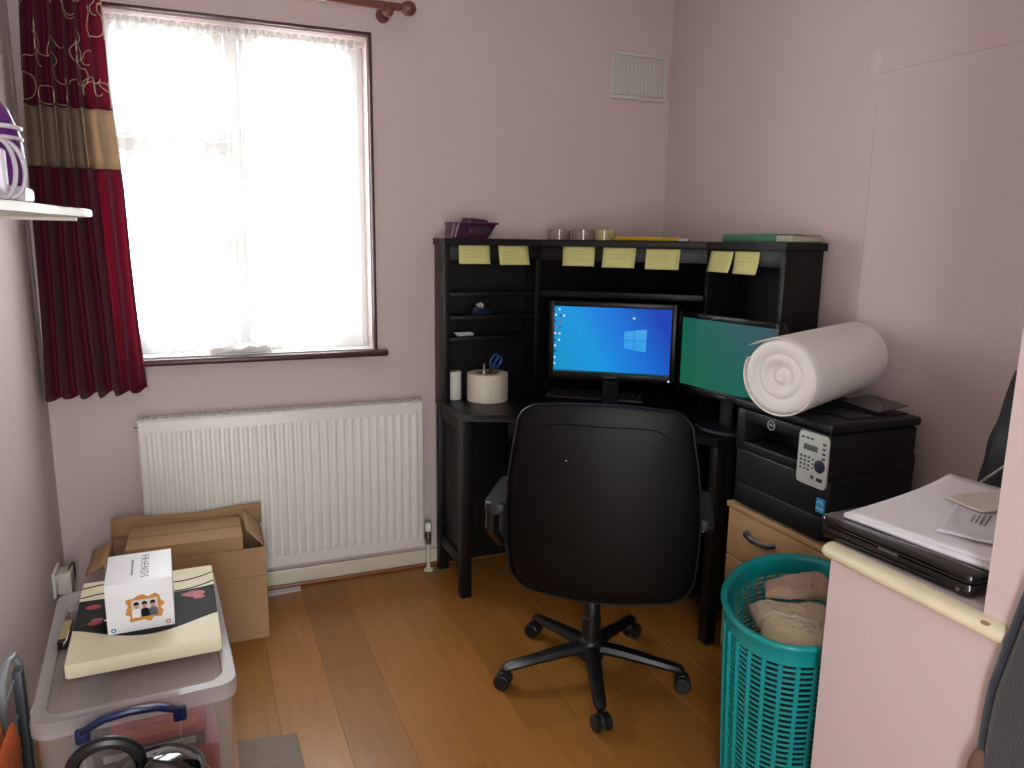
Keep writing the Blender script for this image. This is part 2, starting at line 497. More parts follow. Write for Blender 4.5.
cur = thing('curtain', 'maroon satin curtain with champagne band and embroidered top', 'curtain', (-0.33, 2.86, 0.84))
ZT, ZB0 = 2.20, 0.838
def curpt(u, z, off=0.0):
    v = (ZT - z) / (ZT - ZB0)
    xl = -0.446 - 0.049 * v - 0.004 * math.sin(5 * v)
    xr = -0.227 + 0.015 * max(0, min(1, (v - .25) * 4)) + 0.034 * v * v
    w = xr - xl
    uu = u + 0.012 * math.sin(6 * v + 9 * u)
    amp = (0.021 + 0.012 * v) * (1 - 0.75 * max(0, min(1, (u - .70) / .12)))
    ph = 2 * PI * 6.2 * uu + 0.5 * math.sin(3 * v)
    s = math.sin(ph)
    y = 2.892 - amp * (abs(s) ** 0.75) * (1 if s > 0 else -1) + 0.004 * math.sin(17 * u + 4 * v)
    if u > .76:                                    # leading edge turns back toward the window
        k = (u - .76) / .24
        y += 0.030 * k * k
    x = xl + w * u + 0.006 * math.cos(ph)
    x = max(x, XL + .004)
    return Vector((x, y - off, z))
def solidify_grid(fn): return grid(fn, 60, 20)
def hem(u): return ZB0 + 0.010 * math.sin(2 * PI * 6.2 * u + 1.2) + 0.012 * u - 0.004
def panel(z0, z1, n, last=False):
    return grid(lambda u, v: curpt(u, z0 + ((hem(u) if last else z1) - z0) * v), 170, n)
up = solidify(obj('upper_panel', panel(ZT, 1.778, 14), MAROON, cur, True, smooth=180), .0025)
bd = solidify(obj('band', panel(1.778, 1.592, 8), BAND, cur, True, smooth=180), .003); bd['label'] = 'champagne satin band'
lo_ = solidify(obj('lower_panel', panel(1.592, ZB0, 22, True), MAROON, cur, True, smooth=180), .0025)
obj('backlight_blocker', solidify_grid(lambda u, v: curpt(.03 + .73 * u, 2.195 + (ZB0 + .03 - 2.195) * v, -.012)), mat('dark_blocker', '#2c1a1e', .9), cur, True, smooth=180)  # unseen dark sheet added behind the pleats to keep window light from shining through
bm = B(); er = random.Random(11)
for cu_, cz in ((.10, 1.87), (.30, 1.93), (.33, 1.83), (.52, 1.86), (.58, 1.95), (.74, 1.90), (.72, 1.82), (.90, 1.86), (.12, 2.00), (.88, 2.00), (.68, 2.09), (.80, 2.14), (.40, 2.08), (.20, 2.13), (.93, 2.10)):
    for k in range(2):                                  # leafy sprigs: open, wandering stitched lines
        u_, z_, hd_ = cu_, cz, er.uniform(0, 2 * PI); turn = er.choice((-1, 1)) * er.uniform(.18, .38); pts = []
        for j in range(16):
            pts.append(curpt(min(.985, max(.012, u_)), min(2.19, max(1.785, z_)), 0.0038))
            u_ += .0068 * math.cos(hd_) * 3.2; z_ += .0068 * math.sin(hd_) * 1.5; hd_ += turn
            if j == 9: turn = -turn * 1.8
        tube(pts, .0015, 5, bm)
obj('embroidery', bm, EMB, up, True, smooth=60).matrix_local = Matrix.Identity(4)
bm = B()
for k in range(7): abox(bm, (-.43 + .03 * k, 2.895, 2.185), (-.424 + .03 * k, 2.915, 2.235), .002)
obj('curtain_hooks', bm, WOOD, cur, True)

# ------------------------------------------------------------------ radiator
rad = thing('radiator', 'white ribbed panel radiator under the window', 'radiator', (0.30, 2.92, 0.12))
rx0, rx1, rz0, rz1, ry = -0.219, 0.816, 0.121, 0.738, 2.892
obj('front_panel', box((rx0, ry, rz0), (rx1, ry + .014, rz1 - .004), .006, 3), RADW, rad, True)
obj('back_panel', box((rx0 + .01, ry + .058, rz0), (rx1 - .01, ry + .068, rz1 - .006), .004), RADW, rad, True)
obj('side_cover', box((rx0 - .001, ry + .010, rz0 + .01), (rx0 + .004, ry + .066, rz1)), RADW, rad, True)
obj('side_cover', box((rx1 - .004, ry + .010, rz0 + .01), (rx1 + .001, ry + .066, rz1)), RADW, rad, True)
nr = 31; pitch = (rx1 - rx0 - .036) / nr
rb = None
for k in range(nr):
    if rb is None:
        w = pitch * .76
        t = B(); L = []
        for (xx, yy) in ((-w / 2, 0.0002), (-w / 2 + .004, -.006), (-w * .18, -.0085), (w * .18, -.0085), (w / 2 - .004, -.006), (w / 2, 0.0002)):
            L.append([t.verts.new((xx, yy * s + .0005, z)) for z, s in ((.042, 0), (.060, 1), (rz1 - .062 - rz0, 1), (rz1 - .044 - rz0, 0))])
        for A, C in zip(L, L[1:]):
            for j in range(3): t.faces.new((A[j], C[j], C[j + 1], A[j + 1]))
        rb = obj('rib', t, RADW, rad, smooth=50); rb.location = (rx0 + .018 + pitch * .5 - .30, ry - 2.92, rz0 - .12)
    else:
        inst(rb, rad, (rx0 + .018 + pitch * (k + .5) - .30, ry - 2.92, rz0 - .12))
bm = B()
for k in range(105):
    xx = rx0 + .008 + (rx1 - rx0 - .016) * k / 104
    abox(bm, (xx - .0012, ry + .008, rz1 - .004), (xx + .0012, ry + .064, rz1 + .004))
for yy in (ry + .010, ry + .034, ry + .060): abox(bm, (rx0, yy - .002, rz1 - .008), (rx1, yy + .002, rz1 + .001))
g = obj('top_grille', bm, RADW, rad, True, smooth=0)
bm = B()
for k in range(60):
    xx = rx0 + .03 + (rx1 - rx0 - .06) * k / 59
    abox(bm, (xx - .001, ry + .015, rz0 + .03), (xx + .001, ry + .057, rz1 - .03))
obj('convector_fins', bm, RADW, rad, True, smooth=0)['kind'] = 'stuff'
obj('wall_bracket', box((rx0 + .15, ry + .066, .3), (rx0 + .18, YB, .62)), RADW, rad, True)
obj('wall_bracket', box((rx1 - .18, ry + .066, .3), (rx1 - .15, YB, .62)), RADW, rad, True)
vx = 0.842
obj('valve', tube([(rx1 - .005, ry + .03, .150), (vx - .012, ry + .03, .150)], 0.009, 10), METAL, rad, True)
obj('valve', tube([(vx, ry + .03, .118), (vx, ry + .03, .130), (vx, ry + .03, .176)], [.011, .013, .012], 12), METAL, rad, True)
obj('valve_cap', lathe([(.013, 0), (.015, .006), (.015, .030), (.012, .036), (0, .037)], 14, M=T(vx, ry + .03, .176), cap=False), WHITEPL, rad, True)
obj('pipe', tube([(vx, ry + .03, 0.0), (vx, ry + .03, .12)], .0085, 12), SKIRT, rad, True)
obj('pipe_collar', lathe([(.020, 0.0005), (.019, .007), (.010, .010)], 16, M=T(vx, ry + .03, 0)), SKIRT, rad, True)
obj('bleed_valve', lathe([(.008, 0), (.008, .012), (.0, .013)], 10, M=T(rx0 - .001, ry + .03, rz1 - .035) @ RY(-PI / 2), cap=False), METAL, rad, True)

# ------------------------------------------------------------------ air vent
vent = thing('air_vent', 'white louvred air vent high beside the corner', 'vent', (1.80, YB, 2.07))
VM = mat('vent_paint', '#cdc8c4', 0.5)
obj('back_plate', box((1.668, YB - .006, 1.978), (1.945, YB - .0005, 2.170), .002), VM, vent, True)
bm = B()
for lo, hi in (((1.668, 1.978), (1.684, 2.17)), ((1.929, 1.978), (1.945, 2.17)), ((1.683, 1.978), (1.930, 1.994)), ((1.683, 2.154), (1.930, 2.17))):
    abox(bm, (lo[0], YB - (.0155 if hi[0] - lo[0] > .1 else .016), lo[1]), (hi[0], YB - .004, hi[1]), .003)
obj('frame', bm, VM, vent, True)
sl = None
for k in range(13):
    xx = 1.692 + .0185 * k
    if sl is None:
        sl = obj('slat', box((-.005, -.004, -.078), (.005, .004, .078), .0015, 1, RZ(.2)), VM, vent); sl.location = (xx - 1.80, -.010, .004)
    else: inst(sl, vent, (xx - 1.80, -.010, .004))
obj('pull_tab', box((1.797, YB - .020, 1.974), (1.811, YB - .014, 1.990), .002), VM, vent, True)

# ------------------------------------------------------------------ corner workstation
dk = thing('corner_desk', 'black-brown corner workstation with a shelved hutch on top', 'desk', (1.45, 2.5, 0))
D = lambda name, bm, m=DESK: obj(name, bm, m, dk, True)
dxl, dyb, dxr, dyf = 0.884, 2.950, 1.948, 1.985
zt = 0.74
top = [(dxl, dyb), (dxl, 2.61), (1.03, 2.555), (1.525, 2.08), (1.565, dyf), (dxr, dyf), (dxr, dyb)]
D('desktop', prism(top, zt - .026, zt, .003))
D('edge_rail', box((-.005, -.010, zt - .085), (.64, .010, zt - .027), .002, 2, T(1.045, 2.525, 0) @ RZ(math.atan2(-.475, .49))))
# left end: posts + recessed panel + rails
D('leg', box((dxl + .003, 2.622, 0), (dxl + .045, 2.664, zt - .027), .002)); D('leg', box((dxl + .003, dyb - .042, 0), (dxl + .045, dyb, zt - .027), .002))
D('side_panel', box((dxl + .018, 2.664, .16), (dxl + .030, dyb - .042, zt - .075), .001))
D('rail', box((dxl + .008, 2.664, zt - .075), (dxl + .040, dyb - .042, zt - .027), .002)); D('rail', box((dxl + .008, 2.664, .115), (dxl + .040, dyb - .042, .162), .002))
# right end
D('leg', box((1.568, dyf + .003, 0), (1.610, dyf + .045, zt - .027), .002)); D('leg', box((dxr - .042, dyf + .003, 0), (dxr, dyf + .045, zt - .027), .002))
D('side_panel', box((1.610, dyf + .018, .16), (dxr - .042, dyf + .030, zt - .075), .001))
D('rail', box((1.610, dyf + .008, zt - .075), (dxr - .042, dyf + .040, zt - .027), .002)); D('rail', box((1.610, dyf + .008, .115), (dxr - .042, dyf + .040, .162), .002))
# inner partition of the right wing with shelves
D('partition', box((1.575, 2.36, .10), (dxr - .02, 2.376, zt - .027), .001))
D('lower_shelf', box((1.585, dyf + .046, .115), (dxr - .02, 2.36, .135), .001)); D('lower_shelf', box((1.585, dyf + .046, .42), (dxr - .02, 2.36, .438), .001))
D('back_panel', box((dxl + .045, dyb - .018, .02), (dxr - .02, dyb - .006, zt - .027))); D('back_panel', box((dxr - .018, dyf + .045, .02), (dxr - .006, dyb - .02, zt - .027)))
# hutch
hz, hh = 1.358, 1.384
A2, B2 = (1.288, 2.822), (1.788, 2.402)
D('hutch_top', prism([(dxl - .003, dyb + .01), (dxl - .003, 2.808), (1.284, 2.808), (1.776, 2.398), (1.776, dyf - .012), (dxr + .004, dyf - .012), (dxr + .004, dyb + .01)], hz, hh, .003))
D('hutch_side', box((dxl, 2.822, zt), (dxl + .024, dyb, hz), .002)); D('hutch_side', box((1.788, dyf, zt), (dxr, dyf + .024, hz), .002))
ang = math.atan2(B2[1] - A2[1], B2[0] - A2[0]); Ld = math.hypot(B2[0] - A2[0], B2[1] - A2[1])
zf = 1.302
D('fascia', box((dxl + .024, 2.824, zf), (A2[0], 2.840, hz), .001))
D('fascia', box((0, .002, zf), (Ld, .018, hz), .001, 2, T(A2[0], A2[1], 0) @ RZ(ang)))
D('fascia', box((1.790, dyf + .024, zf), (1.806, B2[1], hz), .001))
D('divider', box((A2[0] - .016, 2.826, zt), (A2[0] + .006, dyb - .012, zf), .001))
D('divider', box((1.792, B2[1] - .006, zt), (dxr - .012, B2[1] + .016, zf), .001))
D('hutch_back', box((dxl + .024, dyb - .010, zt), (dxr, dyb - .002, hz))); D('hutch_back', box((dxr - .010, dyf + .024, zt), (dxr - .002, dyb - .01, hz)))
for z in (1.176, 1.084, 1.000): D('shelf', box((dxl + .024, 2.832, z - .014), (A2[0] - .016, dyb - .011, z), .001))
D('shelf', prism([(A2[0] + .008, 2.826), (1.786, 2.412), (dxr - .012, 2.42), (dxr - .012, dyb - .012), (A2[0] + .008, dyb - .012)], 1.162, 1.180, .001))
D('shelf', box((1.80, dyf + .026, 1.045), (dxr - .012, B2[1] - .008, 1.061), .001))
D('lip', box((.01, .002, 1.158), (Ld - .01, .012, 1.182), .001, 2, T(A2[0], A2[1], 0) @ RZ(ang)))

# ------------------------------------------------------------------ monitors
def wallpaper():
    m = bpy.data.materials.new('blue_desktop_screen'); m.use_nodes = True
    nt = m.node_tree; n = nt.nodes; l = nt.links; b = n['Principled BSDF']
    tc = n.new('ShaderNodeTexCoord'); sp = n.new('ShaderNodeSeparateXYZ'); l.new(tc.outputs['Object'], sp.inputs[0])
    mr = n.new('ShaderNodeMapRange'); mr.inputs[1].default_value = -.22; mr.inputs[2].default_value = .22; l.new(sp.outputs[0], mr.inputs[0])
    mz = n.new('ShaderNodeMapRange'); mz.inputs[1].default_value = -.12; mz.inputs[2].default_value = .12; mz.inputs[3].default_value = -.14; mz.inputs[4].default_value = .16
    l.new(sp.outputs[2], mz.inputs[0])
    ad = n.new('ShaderNodeMath'); ad.operation = 'ADD'; l.new(mr.outputs[0], ad.inputs[0]); l.new(mz.outputs[0], ad.inputs[1])
    cr = n.new('ShaderNodeValToRGB'); e = cr.color_ramp.elements
    e[0].position = 0.0; e[0].color = lin('#0e92cf'); e[1].position = 1.0; e[1].color = lin('#0b40b4')
    k = e.new(.30); k.color = lin('#1196e0'); k = e.new(.62); k.color = lin('#1376dc')
    l.new(ad.outputs[0], cr.inputs[0])
    b.inputs['Base Color'].default_value = (.01, .01, .01, 1); b.inputs['Roughness'].default_value = .5; b.inputs['Specular IOR Level'].default_value = .12
    l.new(cr.outputs[0], b.inputs['Emission Color']); b.inputs['Emission Strength'].default_value = 0.95
    return m
def tealscreen():
    m = bpy.data.materials.new('teal_screen'); m.use_nodes = True
    nt = m.node_tree; n = nt.nodes; l = nt.links; b = n['Principled BSDF']
    tc = n.new('ShaderNodeTexCoord'); sp = n.new('ShaderNodeSeparateXYZ'); l.new(tc.outputs['Object'], sp.inputs[0])
    ad = n.new('ShaderNodeMath'); ad.operation = 'ADD'; l.new(sp.outputs[0], ad.inputs[0]); l.new(sp.outputs[2], ad.inputs[1])
    mr = n.new('ShaderNodeMapRange'); mr.inputs[1].default_value = -.30; mr.inputs[2].default_value = .32; l.new(ad.outputs[0], mr.inputs[0])
    cr = n.new('ShaderNodeValToRGB'); e = cr.color_ramp.elements
    e[0].color = lin('#145f45'); e[1].color = lin('#34505c'); k = e.new(.5); k.color = lin('#155a52')
    l.new(mr.outputs[0], cr.inputs[0])
    b.inputs['Base Color'].default_value = (.01, .01, .01, 1); b.inputs['Roughness'].default_value = .5; b.inputs['Specular IOR Level'].default_value = .12
    l.new(cr.outputs[0], b.inputs['Emission Color']); b.inputs['Emission Strength'].default_value = 1.0
    return m
def monitor(label, loc, rotz, zc, smat, w=.424, h=.241, zbase=zt):
    t = thing('monitor', label, 'monitor', (loc[0], loc[1], zbase), rotz, 'computer monitors on the corner desk')
    z = zc - zbase
    bz, bb = .018, .028
    bm = B()
    W, = (w / 2 + bz,)
    for lo, hi in (((-W, z - h / 2 - bb), (-w / 2, z + h / 2 + bz)), ((w / 2, z - h / 2 - bb), (W, z + h / 2 + bz)), ((-w / 2 - .003, z + h / 2), (w / 2 + .003, z + h / 2 + bz)), ((-w / 2 - .003, z - h / 2 - bb), (w / 2 + .003, z - h / 2))):
        abox(bm, (lo[0], -.0057 if hi[0] - lo[0] > .1 else -.006, lo[1]), (hi[0], .016, hi[1]), .003)
    obj('bezel', bm, mat('bezel_black', '#070709', .35, spec=.3), t)
    sc = obj('screen', box((-w / 2 - .002, .000, -h / 2 - .002), (w / 2 + .002, .004, h / 2 + .002)), smat, t, smooth=0); sc.location = (0, 0, z)
    obj('back_shell', prism(rrect(w + .03, h + .04, .02), .0, .030, .010, 3, M=T(0, .010, z - .005) @ RX(-PI / 2)), BLKPL, t)
    obj('stand_neck', box((-.030, .022, .012), (.030, .046, z), .006), BLKPL, t)
    obj('stand_base', lathe([(.095, 0), (.108, .004), (.100, .012), (.03, .016)], 32, sx=1.15, sy=.85, M=T(0, .03, 0)), BLKPL, t)
    obj('power_light', box((w / 2 - .004, -.008, z - h / 2 - .020), (w / 2 + .002, -.005, z - h / 2 - .015)), emit('white_led_' + label[:4], '#dfe8ff', 1.5), t)
    obj('maker_mark', box((-.022, -.0075, z - h / 2 - .017), (.022, -.0055, z - h / 2 - .012)), TXT, t)
    return t, sc, z
r1 = math.atan2(-.256, .349)
m1, sc1, zz1 = monitor('black monitor showing a blue desktop wallpaper with icons', (1.388, 2.403), r1, 1.024, wallpaper())
IC = emit('icon_white', '#cfe6f2', .9); ICR = emit('icon_red', '#b0566a', .7); ICD = emit('icon_dark', '#2c5c86', .7); LG = emit('logo_pane_blue', '#2399e2', 1.0)
for cx_, cz_, c in ((-.194, .109, IC), (-.207, .088, IC), (-.190, .086, ICD), (-.176, .086, IC), (-.208, .066, ICD), (-.190, .065, ICR), (-.208, .043, ICR), (-.191, .043, ICD), (-.208, .020, IC), (-.192, .019, IC), (-.207, -.006, ICD), (-.193, -.004, IC), (-.208, -.026, IC), (-.208, -.047, ICD), (-.209, -.070, IC), (-.209, -.092, IC), (.079, .085, IC)):
    obj('icon', box((cx_ - .0036, -.0012, cz_ - .0036), (cx_ + .0036, .0005, cz_ + .0036)), c, sc1, smooth=0)
obj('taskbar', box((-.216, -.0010, -.1215), (.216, .0005, -.1150)), emit('taskbar_teal', '#0d4f5f', .7), sc1, smooth=0)
for k in range(11): obj('taskbar_icon', box((-.205 + .011 * k, -.0016, -.1205), (-.200 + .011 * k, .0002, -.1165)), ICD, sc1, smooth=0)
for a in range(2):                                       # four skewed panes of the window emblem
    for c in range(2):
        xa, xb = (.046, .080) if a == 0 else (.082, .126)
        f = lambda x: .036 + (x - .046) * .13
        g = lambda x: -.026 - (x - .046) * .14
        mid = .004
        t = B()
        if c: q = [(xa, mid + .001), (xb, mid + .001), (xb, f(xb)), (xa, f(xa))]
        else: q = [(xa, g(xa)), (xb, g(xb)), (xb, mid - .001), (xa, mid - .001)]
        v0 = [t.verts.new((p[0], -.0012, p[1])) for p in q]; v1 = [t.verts.new((p[0], .0003, p[1])) for p in q]
        t.faces.new(v0); t.faces.new(v1[::-1])
        for k in range(4): t.faces.new((v0[k], v1[k], v1[(k + 1) % 4], v0[(k + 1) % 4]))
        obj('emblem_pane', t, LG, sc1, smooth=0)
r2 = math.atan2(-.444, .059)
m2, sc2, zz2 = monitor('black monitor showing a plain teal green screen', (1.648, 2.086), r2, .996, tealscreen())
# keyboard behind
kb = thing('keyboard', 'black keyboard lying on the desk below the blue screen', 'keyboard', (1.50, 2.71, zt), R(-38))
obj('case', box((-.20, -.065, .001), (.20, .065, .018), .006), BLKPL, kb)
key = None
for r_ in range(5):
    for c_ in range(18):
        p = (-.182 + .0213 * c_, -.046 + .023 * r_, .018)
        if key is None:
            key = obj('key', box((-.009, -.0095, 0), (.009, .0095, .006), .002, 1), mat('key_black', '#1d1d20', .5), kb); key.location = p
        else: inst(key, kb, p)

# ------------------------------------------------------------------ things on the desk and hutch
def rollthing(name, label, cat, x, y, z, r, h, hole, m, core=None, n=40):
    t = thing(name, label, cat, (x, y, z))
    obj('winding', lathe([(hole, .0), (r - .001, .0), (r, .001), (r, h - .001), (r - .001, h), (hole, h), (hole, 0)], n, cap=False), m, t)
    if core: obj('core', lathe([(hole - .003, 0), (hole - .0002, 0), (hole - .0002, h), (hole - .003, h), (hole - .003, 0)], n, cap=False), core, t)
    return t
CORE = mat('card_core', '#9a7a58', .8)
lr = rollthing('label_roll', 'large roll of cream labels standing on the desk', 'label roll', 1.071, 2.838, zt, .083, .112, .048, LABEL, CORE)
for a in (-2.3, -1.75, -1.15, -.5):
    obj('label_gap', box((-.0006, -.0004, .004), (.0006, .0006, .108), 0, 2, RZ(a + PI / 2) @ T(0, -.083, 0)), mat('label_edge', '#b9ae94', .7), lr)
rollthing('tape_roll', 'small white roll standing beside the large label roll', 'paper roll', .948, 2.898, zt, .030, .116, .012, mat('white_roll', '#d8d8d2', .6), CORE)
sc_ = thing('scissors', 'blue-handled scissors standing in the label roll', 'scissors', (1.078, 2.838, zt + .002))
BLUEH = mat('blue_handle', '#164a86', .35)
for s in (-1, 1):
    ms = T(.012, 0, .128) @ RY(R(32)) @ RZ(R(10))
    pts = [ms @ Vector((.011 * s + .012 * math.cos(a), 0, .032 + .026 * math.sin(a))) for a in [2 * PI * k / 18 for k in range(18)]]
    obj('handle', tube(pts, .0052, 8, closed=True), BLUEH, sc_)
    obj('blade', box((-.006 + .004 * s, -.0015 + .0016 * s, -.10), (.006 + .004 * s, .0008 + .0016 * s, .012), .0006, 1, ms), METAL, sc_)
pn = thing('pen', 'short white pen standing in the label roll', 'pen', (1.046, 2.828, zt + .002))
obj('barrel', tube([(0, 0, .0), (.006, 0, .128)], .005, 10), WHITEPL, pn)
obj('cap', tube([(.006, 0, .122), (.0078, 0, .150)], .0062, 10), CHROME, pn)
cl = thing('bulldog_clip', 'pale plastic clip on the lowest hutch shelf', 'clip', (.985, 2.875, 1.0), R(5))
obj('body', box((-.036, -.014, .0), (.036, .014, .012), .005), PANEL, cl); obj('lever', box((-.045, -.006, .010), (.030, .006, .015), .002), WHITEPL, cl)
tr_ = thing('tape_dispenser', 'small dark tape dispenser on the middle hutch shelf', 'dispenser', (1.06, 2.88, 1.084), R(8))
obj('body', prism([(-.045, 0), (.045, 0), (.05, .01), (.02, .022), (-.03, .034), (-.045, .03)], -.012, .012, .002, M=RX(PI / 2)), mat('dark_navy_plastic', '#1a2335', .35), tr_)
obj('tape', lathe([(.006, -.009), (.013, -.009), (.013, .009), (.006, .009), (.006, -.009)], 20, cap=False, M=T(-.010, 0, .036) @ RX(PI / 2)), PANEL, tr_)
# purple tray on hutch top
pt = thing('letter_tray', 'plum plastic tray tipped on the left end of the hutch', 'tray', (1.005, 2.885, hh), R(4))
bm = B()
def ring_tray(z0, z1, w0, w1, d0, d1, th=.006):
    t = B(); L = []
    for (w, d, z) in ((w0, d0, z0), (w1, d1, z1), (w1 - th, d1 - th, z1), (w0 - th, d0 - th, z0 + th)):
        L.append([t.verts.new((p[0], p[1], z)) for p in rrect(2 * w, 2 * d, .02, 4)])
    n = len(L[0])
    for A, C in zip(L, L[1:]):
        for k in range(n): t.faces.new((A[k], A[(k + 1) % n], C[(k + 1) % n], C[k]))
    t.faces.new(L[0][::-1]); t.faces.new(L[-1])
    return t
tt = ring_tray(0.001, .058, .080, .090, .048, .060)
for v in tt.verts: v.co.x += v.co.z * .42 - .012
obj('tray', tt, PLUM, pt)
obj('lid', prism(rrect(.10, .07, .02), .050, .076, .008, M=T(.022, 0, 0) @ RY(R(4))), PLUM, pt)
obj('rim', tube([(p[0] * .86 + .013, p[1], .058) for p in rrect(.214, .128, .022, 4)], .0045, 6, closed=True), PLUM, pt)
obj('window', box((-.020, -.0585, .016), (.065, -.0545, .044), .003), mat('smoked_plastic', '#352832', .2), pt)
# sellotape rolls on the hutch top
TAPEM = mat('clear_tape', '#8e7d76', .12, spec=.8); TAPEY = mat('yellowed_tape', '#b5a878', .15, spec=.8)
for (x_, y_, m_, lab) in ((1.392, 2.868, TAPEM, 'roll of clear tape nearest the plum tray'), (1.474, 2.812, TAPEM, 'shiny roll of clear tape in the middle of three'), (1.560, 2.792, TAPEY, 'yellowed roll of tape next to the yellow pad')):
    q = rollthing('tape_roll', lab + ' on the hutch top', 'tape roll', x_, y_, hh, .046, .042, .036, m_, CORE, 32)
    q['group'] = 'tape rolls on the hutch top'
yp = thing('notepad', 'thin yellow pad lying on the hutch corner', 'notepad', (1.690, 2.655, hh), R(-40))
obj('cover', box((-.130, -.06, 0), (.120, .06, .016), .002), mat('yellow_card', '#c6a41c', .5), yp); obj('pages', box((-.12, -.058, .0005), (.155, .055, .010), .0005), PAPER, yp)
gb = thing('book', 'green and cream hardback lying on the hutch right end', 'book', (1.865, 2.105, hh), R(-86))
obj('cover', box((-.215, -.068, 0), (.045, .068, .028), .004), mat('green_cloth', '#27633f', .6), gb)
obj('cover_end', box((.045, -.068, .0), (.120, .068, .0035), .001), mat('green_edge', '#2a5a3f', .6), gb); obj('cover_end', box((.045, -.066, .021), (.120, .066, .0245), .001), mat('grey_green', '#77857a', .6), gb)
obj('pages', box((.03, -.064, .003), (.115, .064, .0215), .001), mat('cream_pages', '#b5ab93', .8, var=.1, vscale=60), gb)

# ------------------------------------------------------------------ sticky notes
def squiggle(w, rows, seed):
    rn = random.Random(seed); bm = B()
    for r_ in rows:
        x = -w * .36; e = w * rn.uniform(.1, .38)
        pts = []
        while x < e:
            pts.append((x, -.0006, r_ + rn.uniform(-.0022, .0022))); x += .0026
        if len(pts) > 2: tube(pts, .00045, 4, bm)
    return bm
def note(label, c, rotz, w, h, z, lean=0.0, skew=0.0, rows=(.012, .0, -.012), seed=1):
    t = thing('sticky_note', label, 'sticky note', (c[0], c[1], z), rotz, 'yellow sticky notes on the hutch fascia')
    def f(u, v):
        s = (1 - v)
        return ((u - .5) * w + skew * s, -.0006 - .010 * s * s * (0.6 + .4 * u) * (1 + lean), (v - .5) * h)
    solidify(obj('paper', grid(f, 6, 8), NOTE, t, smooth=180), .0003)
    hw = squiggle(w, rows, seed)
    for v in hw.verts:
        s = .5 - v.co.z / h
        v.co.y += -.010 * s * s - .0004; v.co.x += skew * s
    obj('handwriting', hw, INK, t)
    return t
note('yellow sticky note nearest the left end of the hutch', (1.007, 2.8235), 0, .127, .076, 1.325, seed=3)
note('slightly tilted yellow sticky note, second from the left hutch end', (1.170, 2.8235), 0, .127, .077, 1.322, skew=.006, seed=4, rows=(.010, -.004, -.014))
dirv = Vector((math.cos(ang), math.sin(ang))); nrm = Vector((math.sin(ang), -math.cos(ang)))
for lab, s, z, sk, sd, rw in (('yellow sticky note below the tape rolls, with three faint lines', .158, 1.321, 0, 5, (.02, .008, -.006, -.016)), ('yellow sticky note in the middle, above the blue screen', .320, 1.318, -.004, 6, (.012, -.002)), ('yellow sticky note below the yellow pad', .488, 1.315, -.003, 7, (.016, .006, -.006))):
    p = Vector(A2) + dirv * s - nrm * .0
    note(lab, (p.x + nrm.x * -.001, p.y + nrm.y * -.001), ang, .128, .077, z, skew=sk, seed=sd, rows=rw)
note('blank slanted yellow sticky note left of the green book', (1.789, 2.316), -PI / 2, .130, .076, 1.312, skew=-.014, rows=(), seed=8)
note('rightmost yellow sticky note with handwriting, below the green book', (1.788, 2.176), -PI / 2, .130, .078, 1.312, lean=.5, rows=(.018, .004, -.01), seed=9)

# ------------------------------------------------------------------ office chair
ch = thing('office_chair', 'black leatherette office chair pulled up to the desk', 'chair', (1.110, 1.980, 0), R(-34))
def backpt(side):
    pass
def slab(outline, thick_fn, nlev=5):
    """pillow-like slab from an outline in (x,z), thickness in y"""
    t = B(); n = len(outline); cx = sum(p[0] for p in outline) / n; cz = sum(p[1] for p in outline) / n
    fr, bk = [], []
    for k in range(nlev + 1):
        s = 1 - (k / nlev) ** 1.6 * .88
        prof = math.sin(PI / 2 * (k / nlev)) ** .55
        yf, yb = thick_fn(prof)
        fr.append([t.verts.new((cx + (p[0] - cx) * s, yf + curve(cx + (p[0] - cx) * s, cz + (p[1] - cz) * s), cz + (p[1] - cz) * s)) for p in outline])
        bk.append([t.verts.new((cx + (p[0] - cx) * s, yb + curve(cx + (p[0] - cx) * s, cz + (p[1] - cz) * s), cz + (p[1] - cz) * s)) for p in outline])
    for S in (fr, bk):
        for A, C in zip(S, S[1:]):
            for k in range(n): t.faces.new((A[k], A[(k + 1) % n], C[(k + 1) % n], C[k]))
        t.faces.new(S[-1])
    for k in range(n): t.faces.new((fr[0][k], bk[0][k], bk[0][(k + 1) % n], fr[0][(k + 1) % n]))
    return t
def curve(x, z):
    h = (z - .38) / .56
    return -.245 - .055 * h + .05 * (h - .45) ** 2 + .55 * x * x      # recline + slight wrap round the sitter
def outline(w_top, w_mid, w_bot, z0, z1, r, n=7, nb=5):
    pts = []
    H = z1 - z0
    for cx_, cz_, a0 in ((w_bot - r * 1.2, z0 + r * 1.2, -90), (w_top - r, z1 - r, 0), (-(w_top - r), z1 - r, 90), (-(w_bot - r * 1.2), z0 + r * 1.2, 180)):
        rr = r if cz_ > z0 + H / 2 else r * 1.2
        for k in range(n + 1):
            a = R(a0 + 90 * k / n)
            pts.append((cx_ + rr * math.cos(a), cz_ + rr * math.sin(a)))
        if a0 == -90:
            for k in range(1, nb): pts.append((w_bot + (w_top - w_bot) * k / nb + (w_mid - (w_bot + w_top) / 2) * math.sin(PI * k / nb), z0 + r * 1.2 + (H - r * 2.2) * k / nb))
        if a0 == 90:
            for k in range(1, nb): pts.append((-(w_top + (w_bot - w_top) * k / nb + (w_mid - (w_bot + w_top) / 2) * math.sin(PI * k / nb)), z1 - r - (H - r * 2.2) * k / nb))
        if a0 == 0:
            for k in range(1, 6): pts.append(((w_top - r) * (1 - 2 * k / 6), z1 + .010 * math.sin(PI * k / 6)))
        if a0 == 180:
            for k in range(1, 6): pts.append((-(w_bot - r * 1.2) * (1 - 2 * k / 6), z0 - .012 * math.sin(PI * k / 6)))
    return pts
